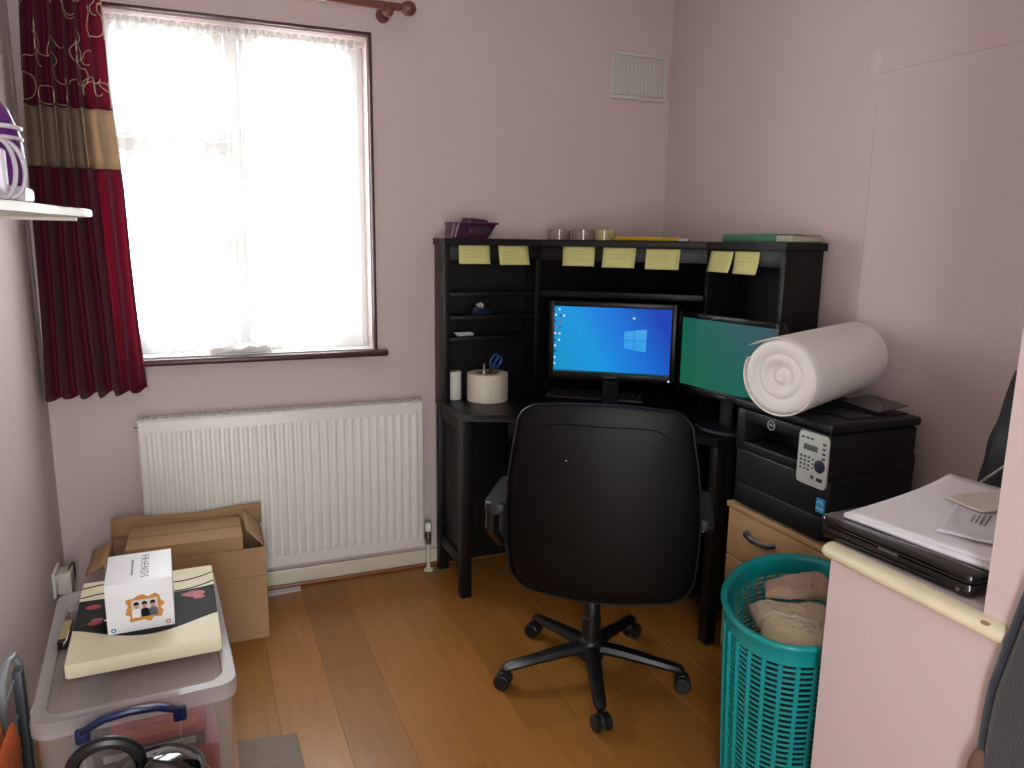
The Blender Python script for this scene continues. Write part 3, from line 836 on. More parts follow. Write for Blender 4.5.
ol = outline(.236, .267, .262, .385, .945, .066)
br = obj('backrest', slab(ol, lambda p: (.012 + .040 * p, -.016 - .012 * p)), LEATHER, ch, smooth=60)
obj('piping', tube([(p[0], curve(p[0], p[1]) - .017, p[1]) for p in ol], .0042, 6, closed=True), LEATHER, br)
br.location.x = .037
obj('seam', tube([(x_, curve(x_, z_) - .0262, z_) for x_, z_ in [(-.215 + .43 * k / 20, .905 - .10 * abs(k / 10 - 1) ** 6 - .006 * math.sin(PI * k / 20)) for k in range(21)]], .0016, 5), LEATHER, br)
obj('scuff', lathe([(.0022, 0), (.001, .001)], 8, M=T(-.095, curve(-.095, .80) - .0283, .80) @ RX(PI / 2)), mat('pale_scuff', '#b9b3a6', .8), br)
seat_o = [(p[0], p[1]) for p in rrect(.50, .47, .09, 6)]
t = B(); L = []
for s, z in ((.90, .425), (.99, .435), (1.0, .455), (.985, .480), (.93, .497), (.80, .502), (.4, .498)):
    L.append([t.verts.new((p[0] * s, p[1] * s + .01, z + .02 * max(0, -p[1]) * 0)) for p in seat_o])
for A, C in zip(L, L[1:]):
    for k in range(len(A)): t.faces.new((A[k], A[(k + 1) % len(A)], C[(k + 1) % len(A)], C[k]))
t.faces.new(L[0][::-1]); t.faces.new(L[-1])
obj('seat', t, LEATHER, ch, smooth=60)
obj('seat_plate', box((-.12, -.12, .395), (.12, .12, .428), .006), BLKPL, ch)
obj('back_bracket', tube([(0, -.08, .405), (0, -.20, .41), (0, -.235, .46), (0, -.245, .56)], .018, 8, flat=.6), BLKPL, ch)
for s in (-1, 1):
    ar = obj('armrest', prism(rrect(.070, .27, .024, 5), 0, .034, .010, 3, M=T(s * .287 + .020, -.105, .606)), PADPL, ch)
    obj('arm_support', tube([(s * .285, .02, .605), (s * .292, .03, .55), (s * .290, .0, .45), (s * .262, -.03, .408), (s * .10, -.03, .405)], .016, 8, flat=1.0), BLKPL, ch)
    obj('arm_support', tube([(s * .290, -.19, .605), (s * .294, -.18, .54), (s * .290, -.06, .45)], .015, 8), BLKPL, ch)
obj('gas_lift', tube([(0, 0, .19), (0, 0, .40)], .014, 16), BLKPL, ch)
obj('lift_shroud', lathe([(.030, .09), (.031, .20), (.027, .205), (.027, .29), (.024, .295), (.024, .375)], 20), BLKPL, ch)
obj('lever', tube([(.06, .0, .405), (.20, .02, .395), (.25, .02, .392)], [.005, .005, .008], 8), BLKPL, ch)
bs = obj('base_hub', lathe([(.030, .055), (.042, .062), (.044, .105), (.036, .125), (.030, .130)], 24), BLKPL, ch)
cast_parts = None
for k in range(5):
    a = R(31.5 + 72 * k + 34)          # world spokes at 31.5+72k degrees
    ca, sa = math.cos(a), math.sin(a)
    pts = [(ca * r_, sa * r_, z_) for r_, z_ in ((.02, .098), (.10, .094), (.20, .082), (.282, .072), (.295, .066))]
    obj('spoke', tube(pts, [.027, .025, .021, .019, .012], 8, flat=.75), BLKPL, ch)
    cs = obj('caster', lathe([(.006, .046), (.008, .05), (.009, .072)], 10, M=T(ca * .285, sa * .285, 0)), BLKPL, ch)
    tilt = random.uniform(0, PI)
    Mc = T(ca * .285, sa * .285, 0) @ RZ(a + .6 * math.sin(k * 2.3))
    obj('fork', prism([(.026 * math.cos(q), .026 + .027 * math.sin(q)) for q in [R(-10) + R(200) * j / 12 for j in range(13)]], -.008, .008, .002, M=Mc @ T(.010, 0, 0.000) @ RX(PI / 2)), BLKPL, cs)
    for s in (-1, 1):
        obj('wheel', lathe([(.006, -.009), (.022, -.009), (.0255, -.006), (.0255, .006), (.022, .009), (.006, .009)], 20, M=Mc @ T(.010, s * .0175, .0258) @ RX(PI / 2)), BLKPL, cs)

# ------------------------------------------------------------------ drawer unit, printer, foam roll
pd = thing('drawer_unit', 'beech drawer unit carrying the black printer', 'drawer unit', (1.76, 1.69, 0))
px0, px1, py0, py1, pz = 1.562, 1.958, 1.470, 1.905, .560
obj('carcass', box((px0 + .018, py0, .05), (px1, py1, pz - .020), .001), BEECH, pd, True)
obj('top', box((px0 - .006, py0 - .006, pz - .020), (px1, py1 + .006, pz), .004), BEECH, pd, True)
obj('plinth', box((px0 + .03, py0 + .01, 0), (px1 - .01, py1 - .01, .05)), mat('dark_plinth', '#2a2320', .6), pd, True)
for z0, z1 in ((.055, .215), (.219, .379), (.383, .537)):
    dr = obj('drawer', box((px0, py0 + .002, z0), (px0 + .017, py1 - .002, z1), .0015), BEECH, pd, True)
    yc, zc = (py0 + py1) / 2 + .060, z1 - .055
    hb = tube([(px0 + .002, yc - .062, zc + .004), (px0 - .016, yc - .052, zc), (px0 - .022, yc - .02, zc - .004), (px0 - .022, yc + .02, zc - .004), (px0 - .016, yc + .052, zc), (px0 + .002, yc + .062, zc + .004)], .0065, 8, flat=1.4)
    obj('handle', hb, METAL, dr, True)
pr = thing('printer', 'black laser multifunction printer on the beech drawer unit', 'printer', (1.70, 1.69, pz))
qx0, qx1, qy0, qy1 = 1.548, 1.868, 1.492, 1.880
Pz = lambda name, bm, m=PRN, p=pr: obj(name, bm, m, p, True)
Pz('body', box((qx0 + .004, qy0, .586), (qx1, qy1, .752), .012, 3))
Pz('foot', box((qx0 + .04, qy0 + .03, pz), (qx0 + .08, qy0 + .07, .588))); Pz('foot', box((qx1 - .08, qy0 + .03, pz), (qx1 - .04, qy0 + .07, .588)))
Pz('foot', box((qx0 + .04, qy1 - .07, pz), (qx0 + .08, qy1 - .03, .588))); Pz('foot', box((qx1 - .08, qy1 - .07, pz), (qx1 - .04, qy1 - .03, .588)))
Pz('paper_tray', box((qx0, qy0 + .012, .572), (qx0 + .26, qy1 - .012, .640), .006))
bm = B()                                             # upper shell with the output slot left open on the front
abox(bm, (qx0 + .10, qy0 + .001, .745), (qx1 - .001, qy1 - .001, .876), .006)
abox(bm, (qx0, qy0, .745), (qx0 + .11, qy0 + .118, .876), .006); abox(bm, (qx0, qy1 - .042, .745), (qx0 + .11, qy1, .876), .006)
abox(bm, (qx0 + .0006, qy0 + .112, .838), (qx0 + .11, qy1 - .036, .8755), .005); abox(bm, (qx0 + .0006, qy0 + .112, .746), (qx0 + .11, qy1 - .036, .776), .005)
Pz('upper_shell', bm)
Pz('scanner_lid', prism([(qx0 - .004, qy0 - .003), (qx1 + .004, qy0 - .003), (qx1 + .004, qy1 + .003), (qx0 - .004, qy1 + .003)], .878, .9065, .010, 3))
Pz('document_feeder', prism([(qx0 + .09, qy0 + .03), (qx1 - .01, qy0 + .03), (qx1 - .01, qy1 - .03), (qx0 + .09, qy1 - .03)], .9065, .9105, .0015, 2))
Pz('rear_cover', box((qx1 - .002, qy0 + .02, .60), (qx1 + .030, qy1 - .02, .79), .008))
Pz('output_flap', box((-.055, -.07, 0), (.060, .07, .003), .001, 1, T(1.800, 1.595, .926) @ RY(R(-6)) @ RX(R(3))), GLOSSBLK)
Pz('flap_hinge', box((1.745, 1.535, .909), (1.760, 1.660, .919), .003))
Pz('side_seam', box((qx0 + .01, qy0 - .0008, .7585), (qx1 - .01, qy0 + .001, .7605)), GLOSSBLK)
cp = Pz('control_panel', prism(rrect(.110, .150, .014, 4), 0, .007, .002, 2, M=T(qx0 - .001, 1.547, .797) @ RZ(-PI / 2) @ RX(PI / 2)), PANEL)
def on_panel(dy, dz, w, h, m, name, bev=.0008):
    """dy: metres right of panel centre as seen from the front, dz: up"""
    o_ = obj(name, box((qx0 - .0105, 1.547 - dy - w / 2, .797 + dz - h / 2), (qx0 - .007, 1.547 - dy + w / 2, .797 + dz + h / 2), bev, 1), m, cp)
    o_.data.transform(Matrix.Translation(-Vector(pr.location)))
KEYM = mat('dark_key', '#3a3d40', .5); LCD = mat('lcd_olive', '#5d6559', .3)
on_panel(-.008, .032, .050, .016, LCD, 'display')
for i_ in range(4):
    for j_ in range(3): on_panel(-.040 + .0145 * j_, .004 - .0115 * i_, .007, .0055, KEYM, 'button')
for k_ in range(3): on_panel(-.038 + .017 * k_, .058, .009, .005, KEYM, 'button')
for k_ in range(4): on_panel(.041, .052 - .0135 * k_, .011, .006, KEYM, 'button')
for k_ in range(3): on_panel(.004, .001 - .012 * k_, .005, .004, KEYM, 'button')
on_panel(.006, -.048, .010, .009, KEYM, 'button'); on_panel(.032, -.050, .020, .010, mat('green_black_key', '#1c2b22', .5), 'button')
dl = obj('dial', lathe([(.018, 0), (.018, .004), (.011, .0055), (0, .0055)], 24, cap=False, M=T(qx0 - .007 - 1.70, 1.547 - .030 - 1.69, .785 - pz) @ RY(-PI / 2)), mat('navy_dial', '#22243a', .4), cp)
# round maker badge with letters, and the blue star label
bd_ = obj('badge', tube([(qx0 - .0025, 1.722 + .0150 * math.cos(a), .853 + .0135 * math.sin(a)) for a in [2 * PI * k / 28 for k in range(28)]], .0011, 6, closed=True), PANEL, pr, True)
Mf = Matrix(((0, 0, -1, qx0 - .0012), (-1, 0, 0, 1.722), (0, 1, 0, .853), (0, 0, 0, 1)))
text('badge_letters', 'DELL', .0105, PANEL, pr, T(-1.70, -1.69, -pz) @ Mf)
st = obj('sticker', box((qx0 - .0005, 1.497, .655), (qx0 + .004, 1.526, .694)), mat('sticker_blue', '#2a93c4', .5), pr, True, smooth=0)
Mf2 = Matrix(((0, 0, -1, qx0 - .0009), (-1, 0, 0, 1.5115), (0, 1, 0, .667), (0, 0, 0, 1)))
text('sticker_star', 'energy', .0095, WHITEPL, pr, T(-1.70, -1.69, -pz) @ Mf2)
obj('sticker_arc', tube([(qx0 - .0009, 1.5115 + .010 * math.cos(a), .676 + .011 * math.sin(a)) for a in [R(15) + R(150) * k / 10 for k in range(11)]], .0009, 5), WHITEPL, pr, True)

fr_ = thing('foam_roll', 'thick roll of white foam sheet resting on the printer', 'foam roll', (1.70, 1.70, .905))
ax0, ax1 = Vector((1.470, 1.625, 1.018)), Vector((1.895, 1.768, 1.040))
axd = (ax1 - ax0); Lr = axd.length
def foam_core():
    """tightly wound roll: soft concentric rings on the end faces, faint ridges along the side"""
    rr = .1045
    pr_ = [(0, .010), (.006, .008), (.012, .006), (.017, .010), (.022, .020), (.027, .022), (.033, .016), (.040, .008), (.050, .004), (.057, .005), (.061, .009), (.064, .010), (.067, .007), (.074, .002), (.088, 0), (.097, .0015), (.1025, .006), (rr, .014)]
    n_ = 60
    for k in range(1, n_):
        x_ = .014 + (Lr - .03) * k / n_
        pr_.append((rr * (1 - .055 * k / n_) + .0011 * math.sin(x_ * 2 * PI / .052) - .0006, x_))
    pr_ += [(rr * .93, Lr - .012), (rr * .88, Lr - .003), (rr * .7, Lr), (0, Lr - .002)]
    return lathe([(max(r_, 1e-5), x_) for r_, x_ in pr_], 56, cap=False, M=RY(PI / 2))
def foam_wrap():
    """last turn of the sheet, its free end lifting off at the upper left"""
    t = B(); n = 64; rows = []
    for x_ in (0.0, .004, .03, Lr * .5, Lr - .02, Lr - .006):
        sc_l = 1 - .055 * x_ / Lr
        ri, ro = [], []
        for k in range(n + 1):
            f_ = k / n; a = R(38) + f_ * R(345)
            rc = .1056 + (.0012 if f_ > .1 else 0)
            if f_ < .10: rc += .020 * ((.10 - f_) / .10) ** 1.6
            th = .0045 * min(1, .25 + f_ * 8) * (0.55 if x_ < .002 else 1)
            ri.append(t.verts.new((x_ + .001, math.cos(a) * (rc - th * .2) * sc_l, math.sin(a) * (rc - th * .2) * sc_l)))
            ro.append(t.verts.new((x_, math.cos(a) * (rc + th) * sc_l, math.sin(a) * (rc + th) * sc_l)))
        rows.append((ri, ro))
    for (Ai, Ao), (Ci, Co) in zip(rows, rows[1:]):
        for k in range(n):
            t.faces.new((Ai[k], Ai[k + 1], Ci[k + 1], Ci[k])); t.faces.new((Ao[k], Co[k], Co[k + 1], Ao[k + 1]))
        t.faces.new((Ai[0], Ci[0], Co[0], Ao[0])); t.faces.new((Ai[n], Ao[n], Co[n], Ci[n]))
    for I, O in (rows[0], rows[-1]):
        for k in range(n): t.faces.new((I[k], O[k], O[k + 1], I[k + 1]))
    return t
ex = axd.normalized(); ey = Vector((-ex.y, ex.x, 0)).normalized(); ez = ex.cross(ey)
Mr = Matrix(((ex.x, ey.x, ez.x, ax0.x), (ex.y, ey.y, ez.y, ax0.y), (ex.z, ey.z, ez.z, ax0.z), (0, 0, 0, 1)))
t = foam_core(); t.transform(Mr); obj('wound_sheet', t, FOAM, fr_, True, smooth=60)
t = foam_wrap(); t.transform(Mr); obj('outer_turn', t, FOAM, fr_, True, smooth=60)

# ------------------------------------------------------------------ laundry basket
BXC = (1.314, 1.330); BROT = R(41); ea, eb, BH = .257, .162, .537
bk = thing('laundry_basket', 'teal plastic lattice laundry basket holding towels', 'laundry basket', (BXC[0], BXC[1], 0), BROT)
def bell(z, a, dr=0.0):
    s = .86 + .14 * (z / BH) ** .8
    return Vector((math.cos(a) * (ea * s + dr), math.sin(a) * (eb * s + dr), z))
NB = 72
def bband(z0, z1, th=.0028):
    t = B(); L = []
    for z, dr in ((z0, 0), (z1, 0), (z1, -th), (z0, -th)):
        L.append([t.verts.new(bell(z, 2 * PI * k / NB, dr)) for k in range(NB)])
    for i_ in range(4):
        A, C = L[i_], L[(i_ + 1) % 4]
        for k in range(NB): t.faces.new((A[k], A[(k + 1) % NB], C[(k + 1) % NB], C[k]))
    return t
def brim():
    prof = [(BH - .052, 0.0005), (BH - .020, .001), (BH - .012, .010), (BH - .004, .013), (BH + .001, .010), (BH + .002, .003), (BH - .002, -.004), (BH - .012, -.006), (BH - .052, -.004)]
    t = B(); L = [[t.verts.new(bell(z, 2 * PI * k / NB, dr)) for k in range(NB)] for z, dr in prof]
    for i_ in range(len(L)):
        A, C = L[i_], L[(i_ + 1) % len(L)]
        for k in range(NB): t.faces.new((A[k], A[(k + 1) % NB], C[(k + 1) % NB], C[k]))
    return t
obj('rim', brim(), TEAL, bk, smooth=60)
zs = []
z = .030
while z < BH - .055: zs.append(z); z += .0134
for z in zs: obj('hoop', bband(z, z + .0056), TEAL, bk, smooth=40)
nrib = 28
for k in range(nrib):
    a = 2 * PI * k / nrib
    pts = [bell(z_, a, .0008) for z_ in (.012, .12, .24, .36, BH - .05)]
    obj('rib', tube(pts, .0052, 6, flat=.8), TEAL, bk)
t = B()
prof = [(0.000, -.012), (.0, -.002), (.030, .001), (.030, -.004), (.006, -.010)]
L = [[t.verts.new(bell(z_, 2 * PI * k / NB, dr)) for k in range(NB)] for z_, dr in prof]
for A, C in zip(L, L[1:]):
    for k in range(NB): t.faces.new((A[k], A[(k + 1) % NB], C[(k + 1) % NB], C[k]))
t.faces.new(L[0][::-1]); t.faces.new(L[-1])
obj('base', t, TEAL, bk)
for k in range(nrib):                                      # inner upper lattice seen below the rim
    pass
# towels and laundry in the basket
def cloth_fold(name, label, m, c, w, d, h, rz, tilt, seed, zbase, folds=3, cat='towel', group=None):
    t = thing(name, label, cat, (c[0], c[1], zbase), rz, group)
    for f_ in range(folds):
        bm = B(); hh_ = h / folds
        def pt(u, v, f_=f_, hh_=hh_):
            a = 2 * PI * v
            ca, sa = math.cos(a), math.sin(a)
            X = (abs(ca) ** .5) * (1 if ca > 0 else -1) * d / 2; Z = (abs(sa) ** .7) * (1 if sa > 0 else -1) * hh_ * .52
            Y = (u - .5) * w
            e = min(1, min(u, 1 - u) * 14 + .55)
            nz = mnoise.noise(Vector((u * 4 + seed, v * 5, f_ * 3.1))) * .012
            return (X * (1 - .02 * f_) + nz * .5 + tilt * 0, Y + nz, hh_ * (f_ + .52) + Z * e + nz + tilt * X)
        grid(pt, 18, 22, bm)
        # close the ends
        bmesh.ops.remove_doubles(bm, verts=bm.verts[:], dist=1e-6)
        be = [e_ for e_ in bm.edges if e_.is_boundary]
        bmesh.ops.holes_fill(bm, edges=be, sides=0)
        obj('fold', bm, m, t, smooth=180)
    return t
# ------------------------------------------------------------------ ledge items
lp = thing('laptop', 'closed black laptop under papers on the ledge', 'laptop', (1.268, .955, .8005), R(3.4))
obj('base', prism(rrect(.245, .318, .014, 4), .003, .027, .005, 2), GLOSSBLK, lp)
obj('lid', prism(rrect(.249, .322, .016, 4), .0275, .0455, .006, 3), GLOSSBLK, lp)
for sx in (-1, 1):
    for sy in (-1, 1): obj('rubber_foot', lathe([(.008, 0), (.008, .004)], 10, M=T(sx * .10, sy * .13, 0)), BLKPL, lp)
obj('latch', box((-.1255, -.02, .025), (-.1215, .02, .030), .001), METAL, lp)
obj('headphone_jack', lathe([(.004, 0), (.003, .0015)], 10, M=T(-.1225, -.135, .013) @ RY(-PI / 2)), METAL, lp)
def sheet(name, label, pts, z, curl, m=PAPER, grp=None, th=.0006, cat='paper', seed=0):
    """quad sheet: pts corner list (x,y) ; curl lifts the third corner"""
    P = [Vector((p[0], p[1], 0)) for p in pts]
    c = sum(P, Vector()) / 4
    o = obj(name, grid(lambda u, v: (P[0] * (1 - u) * (1 - v) + P[1] * u * (1 - v) + P[2] * u * v + P[3] * (1 - u) * v) + Vector((0, 0, z + curl * (v ** 3) * (.35 + .65 * (1 - u)) + .0008 * math.sin(7 * u + 5 * v + seed))), 14, 14), m, None, smooth=180)
    o.data.transform(Matrix.Translation(-Vector((c.x, c.y, z)))); o.location = (c.x, c.y, z)
    solidify(o, th, 1.0)
    return tag(o, label, cat, grp)
def rectpts(cx_, cy_, w, h, a):
    ca, sa = math.cos(a), math.sin(a)
    return [(cx_ + ca * x_ - sa * y_, cy_ + sa * x_ + ca * y_) for x_, y_ in ((-w / 2, h / 2), (-w / 2, -h / 2), (w / 2, -h / 2), (w / 2, h / 2))]
zp = .8465
sheet('paper_stack', 'thick stack of white papers lying on the black laptop', rectpts(1.365, .955, .37, .285, R(7)), zp, .012, th=.007, cat='papers')
sheet('paper_sheet', 'topmost wide white sheet with its far corner curling up', rectpts(1.375, .965, .385, .282, R(10)), zp + .0105, .022, cat='paper')
ev = sheet('envelope', 'white envelope with printed address lying across the papers', rectpts(1.352, .925, .22, .11, R(28)), zp + .0190, .004, m=mat('envelope_white', '#d9d9df', .6), th=.0012, cat='envelope')
for k in range(4):
    obj('address_line', box((-.03 + .004 * k, -.012 + .008 * k, .0032), (.045 - .006 * k, -.0105 + .008 * k, .0042), 0, 2, RZ(R(28))), TXT, ev, smooth=0)
sheet('letter', 'cream folded letter beside the envelope on the papers', rectpts(1.475, .985, .17, .10, R(-6)), zp + .0255, .003, m=mat('cream_letter', '#d8d2c6', .7), th=.001, cat='letter')
# black bag against the niche wall
bg_ = thing('bag', 'black fabric bag slumped behind the papers on the ledge', 'bag', (1.70, .96, .80))
def bagpt(u, v):
    a = 2 * PI * u; z = .34 * v
    taper = (1 - .08 * v ** 1.5) * (1 - max(0, v - .93) * 9)
    nz = .012 * mnoise.noise(Vector((math.cos(a) * 2, math.sin(a) * 2, v * 4)))
    return (1.70 + math.cos(a) * (.085 * taper + nz), .982 - .02 * v * v + math.sin(a) * (.200 * taper * (1 - .18 * v) + nz), .801 + z)
b_ = grid(bagpt, 32, 20, close_u=True); bmesh.ops.holes_fill(b_, edges=[e_ for e_ in b_.edges if e_.is_boundary], sides=0)
obj('body', b_, mat('black_nylon', '#111014', .6, bump=.2, bscale=60), bg_, True, smooth=60)
cb = tube([(1.622, 1.125, .850), (1.618, 1.10, .875), (1.612, 1.06, .915), (1.613, 1.045, .95), (1.622, 1.055, 1.0), (1.628, 1.03, 1.06), (1.64, .99, 1.115)], .0028, 8)
tag(obj('cable', cb, mat('pale_cable', '#a9aaa8', .5)), 'thin pale cable hanging down the black bag', 'cable')

# ------------------------------------------------------------------ hanging gown at the right edge
gw = thing('dressing_gown', 'dark navy and charcoal gown hanging on the near pink wall', 'dressing gown', (1.09, .45, .12))
GP = [(.12, .70), (.45, .715), (.62, .722), (.70, .718), (.80, .700), (.92, .678), (1.10, .645), (1.35, .58), (1.60, .52), (1.72, .47)]
def gedge(z):
    for (za, ya), (zb, yb) in zip(GP, GP[1:]):
        if z <= zb: return ya + (yb - ya) * (z - za) / (zb - za)
    return GP[-1][1]
def gown(y_from, y_to, depth, z0, z1, seed):
    def pt(u, v):
        z = z0 + (z1 - z0) * v
        ya, yb = y_from(z), y_to(z)
        a = PI * u
        y = (ya + yb) / 2 + (ya - yb) / 2 * math.cos(a)
        f_ = math.sin(a)
        x = bx - .004 - depth * (f_ ** .35) * (.7 + .3 * (1 - v)) - .008 * f_ * math.sin(13 * u + 3 * v + seed)
        return (x, y, z)
    t = grid(pt, 36, 30)
    bmesh.ops.holes_fill(t, edges=[e_ for e_ in t.edges if e_.is_boundary], sides=0)
    return t
obj('navy_front', gown(gedge, lambda z: gedge(z) - .20, .030, .12, 1.72, 0), NAVYCLOTH, gw, True, smooth=60)
obj('charcoal_body', gown(lambda z: gedge(z) - .018, lambda z: gedge(z) - .42, .055, .10, 1.74, 2.0), GREYCLOTH, gw, True, smooth=60)
obj('brown_cuff', lathe([(.0001, -.10), (.6, -.085), (.95, -.04), (1, .0), (.9, .035), (.55, .06), (.0001, .066)], 16, cap=False, M=T(1.112, .708, .530) @ Matrix.Diagonal((.016, .020, 1, 1))), mat('brown_wool', '#6a4f3e', .9), gw, True, smooth=60)
hk = thing('wall_hook', 'metal coat hook on the near pink wall', 'hook', (bx, .40, 1.75))
obj('plate', box((bx - .004, .385, 1.70), (bx, .415, 1.80), .001), METAL, hk, True); obj('peg', tube([(bx - .003, .40, 1.765), (bx - .04, .40, 1.765), (bx - .055, .40, 1.785)], .006, 8), METAL, hk, True)

# ------------------------------------------------------------------ left wall: shelf and iron
sh = thing('wall_shelf', 'white wall shelf with a rounded end beside the curtain', 'shelf', (-.36, 1.8, 1.42))
SHW = mat('white_shelf', '#dfdbd0', .4)
sp_ = [(XL + .001, 1.10), (-.345, 1.10), (-.330, 1.50), (-.288, 1.70), (-.272, 1.82), (-.262, 1.93), (-.232, 2.02), (-.218, 2.07), (-.219, 2.105), (-.232, 2.14), (-.262, 2.185), (-.31, 2.24), (-.38, 2.29), (XL + .001, 2.33)]
obj('board', prism(sp_, 1.4205, 1.4385, .005, 3), SHW, sh, True)
obj('batten', box((XL + .001, 1.12, 1.374), (XL + .030, 2.30, 1.4205), .002), SHW, sh, True)
obj('bracket', box((XL + .030, 2.16, 1.412), (-.26, 2.176, 1.4205), .002), SHW, sh, True)
ir = thing('steam_iron', 'white and purple steam iron standing on the wall shelf', 'iron', (-.345, 1.735, 1.4385))
IWH = mat('iron_white', '#d8d2dc', .3)
obj('heel', box((-.055, -.050, 0), (.062, .050, .028), .008, 3), IWH, ir)
t = B(); L = []
for z_, hw, x0_, x1_ in ((.020, .055, -.052, .058), (.06, .054, -.050, .062), (.12, .047, -.046, .058), (.17, .036, -.044, .040), (.21, .020, -.042, .010), (.235, .004, -.042, -.030)):
    L.append([t.verts.new((x0_ + (x1_ - x0_) * (.5 + .5 * math.cos(a)), hw * math.sin(a), z_)) for a in [2 * PI * k / 20 for k in range(20)]])
for A, C in zip(L, L[1:]):
    for k in range(20): t.faces.new((A[k], A[(k + 1) % 20], C[(k + 1) % 20], C[k]))
t.faces.new(L[0][::-1]); t.faces.new(L[-1])
ib = obj('body', t, PURPLE, ir, smooth=60)
for zz_ in (.115, .135): obj('trim_band', tube([((-.049 + .052 + .054 * math.cos(a)) , .049 * math.sin(a), zz_) for a in [2 * PI * k / 24 for k in range(24)]], .0045, 6, closed=True), IWH, ir)
obj('soleplate', prism([(.050 * math.cos(a), .115 + .118 * math.sin(a)) for a in [2 * PI * k / 28 for k in range(28)]], -.006, .004, .002, M=T(-.060, 0, .004) @ RZ(PI / 2) @ RX(PI / 2)), METAL, ir)
hn = obj('cord_post', box((.006, -.078, .001), (.040, -.050, .092), .006, 3), IWH, ir)
obj('switch_mark', box((.013, -.0795, .076), (.033, -.0775, .082)), mat('red_mark', '#8a2238', .5), hn)
pts = []
for k in range(70):
    a = k / 69 * 2 * PI * 2.1 + 1.8
    rr = .038 + .004 * math.sin(a * .7)
    pts.append((.062 + rr * .72 * math.cos(a) + .010 * math.sin(k * .09) - .022, -.086 - .00022 * k, .056 + rr * 1.35 * math.sin(a)))
pts = [(p[0], p[1], max(.005, p[2])) for p in pts]
obj('cord', tube(pts, .0042, 7), mat('grey_flex', '#b8b2ba', .5), ir)

# ------------------------------------------------------------------ socket and plug on left wall
sk_ = thing('wall_socket', 'white wall socket low on the left wall', 'socket', (XL, 2.79, .235))
obj('plate', box((XL + .0005, 2.735, .190), (XL + .010, 2.845, .278), .004, 3), WHITEPL, sk_, True)
obj('switch', box((XL + .009, 2.752, .246), (XL + .013, 2.764, .262), .001), WHITEPL, sk_, True)
pg = thing('power_adapter', 'white plug-in power adapter in the wall socket', 'adapter', (XL + .03, 2.80, .235))
obj('case', box((XL + .0105, 2.765, .188), (XL + .052, 2.838, .262), .005, 3), mat('adapter_white', '#d6d2c4', .4), pg, True)
obj('lead', tube([(XL + .04, 2.80, .262), (XL + .05, 2.815, .278), (XL + .052, 2.84, .270), (XL + .05, 2.86, .22), (XL + .03, 2.87, .10), (XL + .03, 2.88, .006), (XL + .09, 2.9, .004)], .0025, 6), BLKPL, pg, True)

# ------------------------------------------------------------------ cardboard box
cbx = thing('cardboard_box', 'open brown cardboard box in front of the radiator', 'cardboard box', (-.08, 2.71, 0))
cx0, cx1, cy0, cy1, cz = -.325, .168, 2.590, 2.845, .335
w_ = .005
bm = B()
abox(bm, (cx0, cy0, .001), (cx1, cy0 + w_, cz)); abox(bm, (cx0, cy1 - w_, .001), (cx1, cy1, cz)); abox(bm, (cx0 + .0004, cy0 + w_ - .001, .001), (cx0 + w_, cy1 - w_ + .001, cz - .0004)); abox(bm, (cx1 - w_, cy0 + w_ - .001, .001), (cx1 - .0004, cy1 - w_ + .001, cz - .0004)); abox(bm, (cx0 + w_, cy0 + w_, .0015), (cx1 - w_, cy1 - w_, .006))
obj('walls', bm, KRAFT, cbx, True, smooth=0)
def flap(name, p0, p1, L_, tip, wav=0.004, m=KRAFT, n=14):
    P0, P1, TT = Vector(p0), Vector(p1), Vector(tip)
    o_ = obj(name, grid(lambda u, v: P0.lerp(P1, u) + TT * v + Vector((0, wav * math.sin(9 * u) * v, wav * math.sin(7 * u + 1) * v)), n, 4), m, cbx, True, smooth=60)
    solidify(o_, .004); return o_
flap('flap', (cx0, cy1 - .002, cz), (cx1 + .008, cy1 - .002, cz), .1, (.0, .012, .066), .005)
flap('flap', (cx0, cy0 + .02, cz), (cx0, cy1 - .02, cz), .1, (-.055, 0, -.03), .004, KRAFT)
flap('flap', (cx1 - .003, cy0 + .012, cz), (cx1 - .003, cy1 - .03, cz), .1, (-.055, .01, .058), .003)
flap('flap', (cx0 + .005, cy0 + .007, cz - .002), (cx1 - .01, cy0 + .007, cz - .002), .1, (0, .07, -.16), .002, KRAFTD)
obj('tape_strip', box((cx1 - .0008, cy0 + .09, .02), (cx1 + .0006, cy0 + .13, cz - .01)), mat('brown_tape', '#8d6a3c', .35), cbx, True, smooth=0)
obj('fold_crease', box((cx0, cy0 - .0007, .232), (cx1, cy0 + .001, .2335)), KRAFTD, cbx, True, smooth=0)
ibx = thing('carton', 'smaller closed carton packed inside the open cardboard box', 'carton', (-.07, 2.70, .007))
ibm = box((-.262, 2.608, .008), (.098, 2.815, .378), .003)
obj('walls', ibm, KRAFT, ibx, True)
obj('lid_seam', box((-.262, 2.708, .3775), (.098, 2.711, .3792)), KRAFTD, ibx, True, smooth=0)

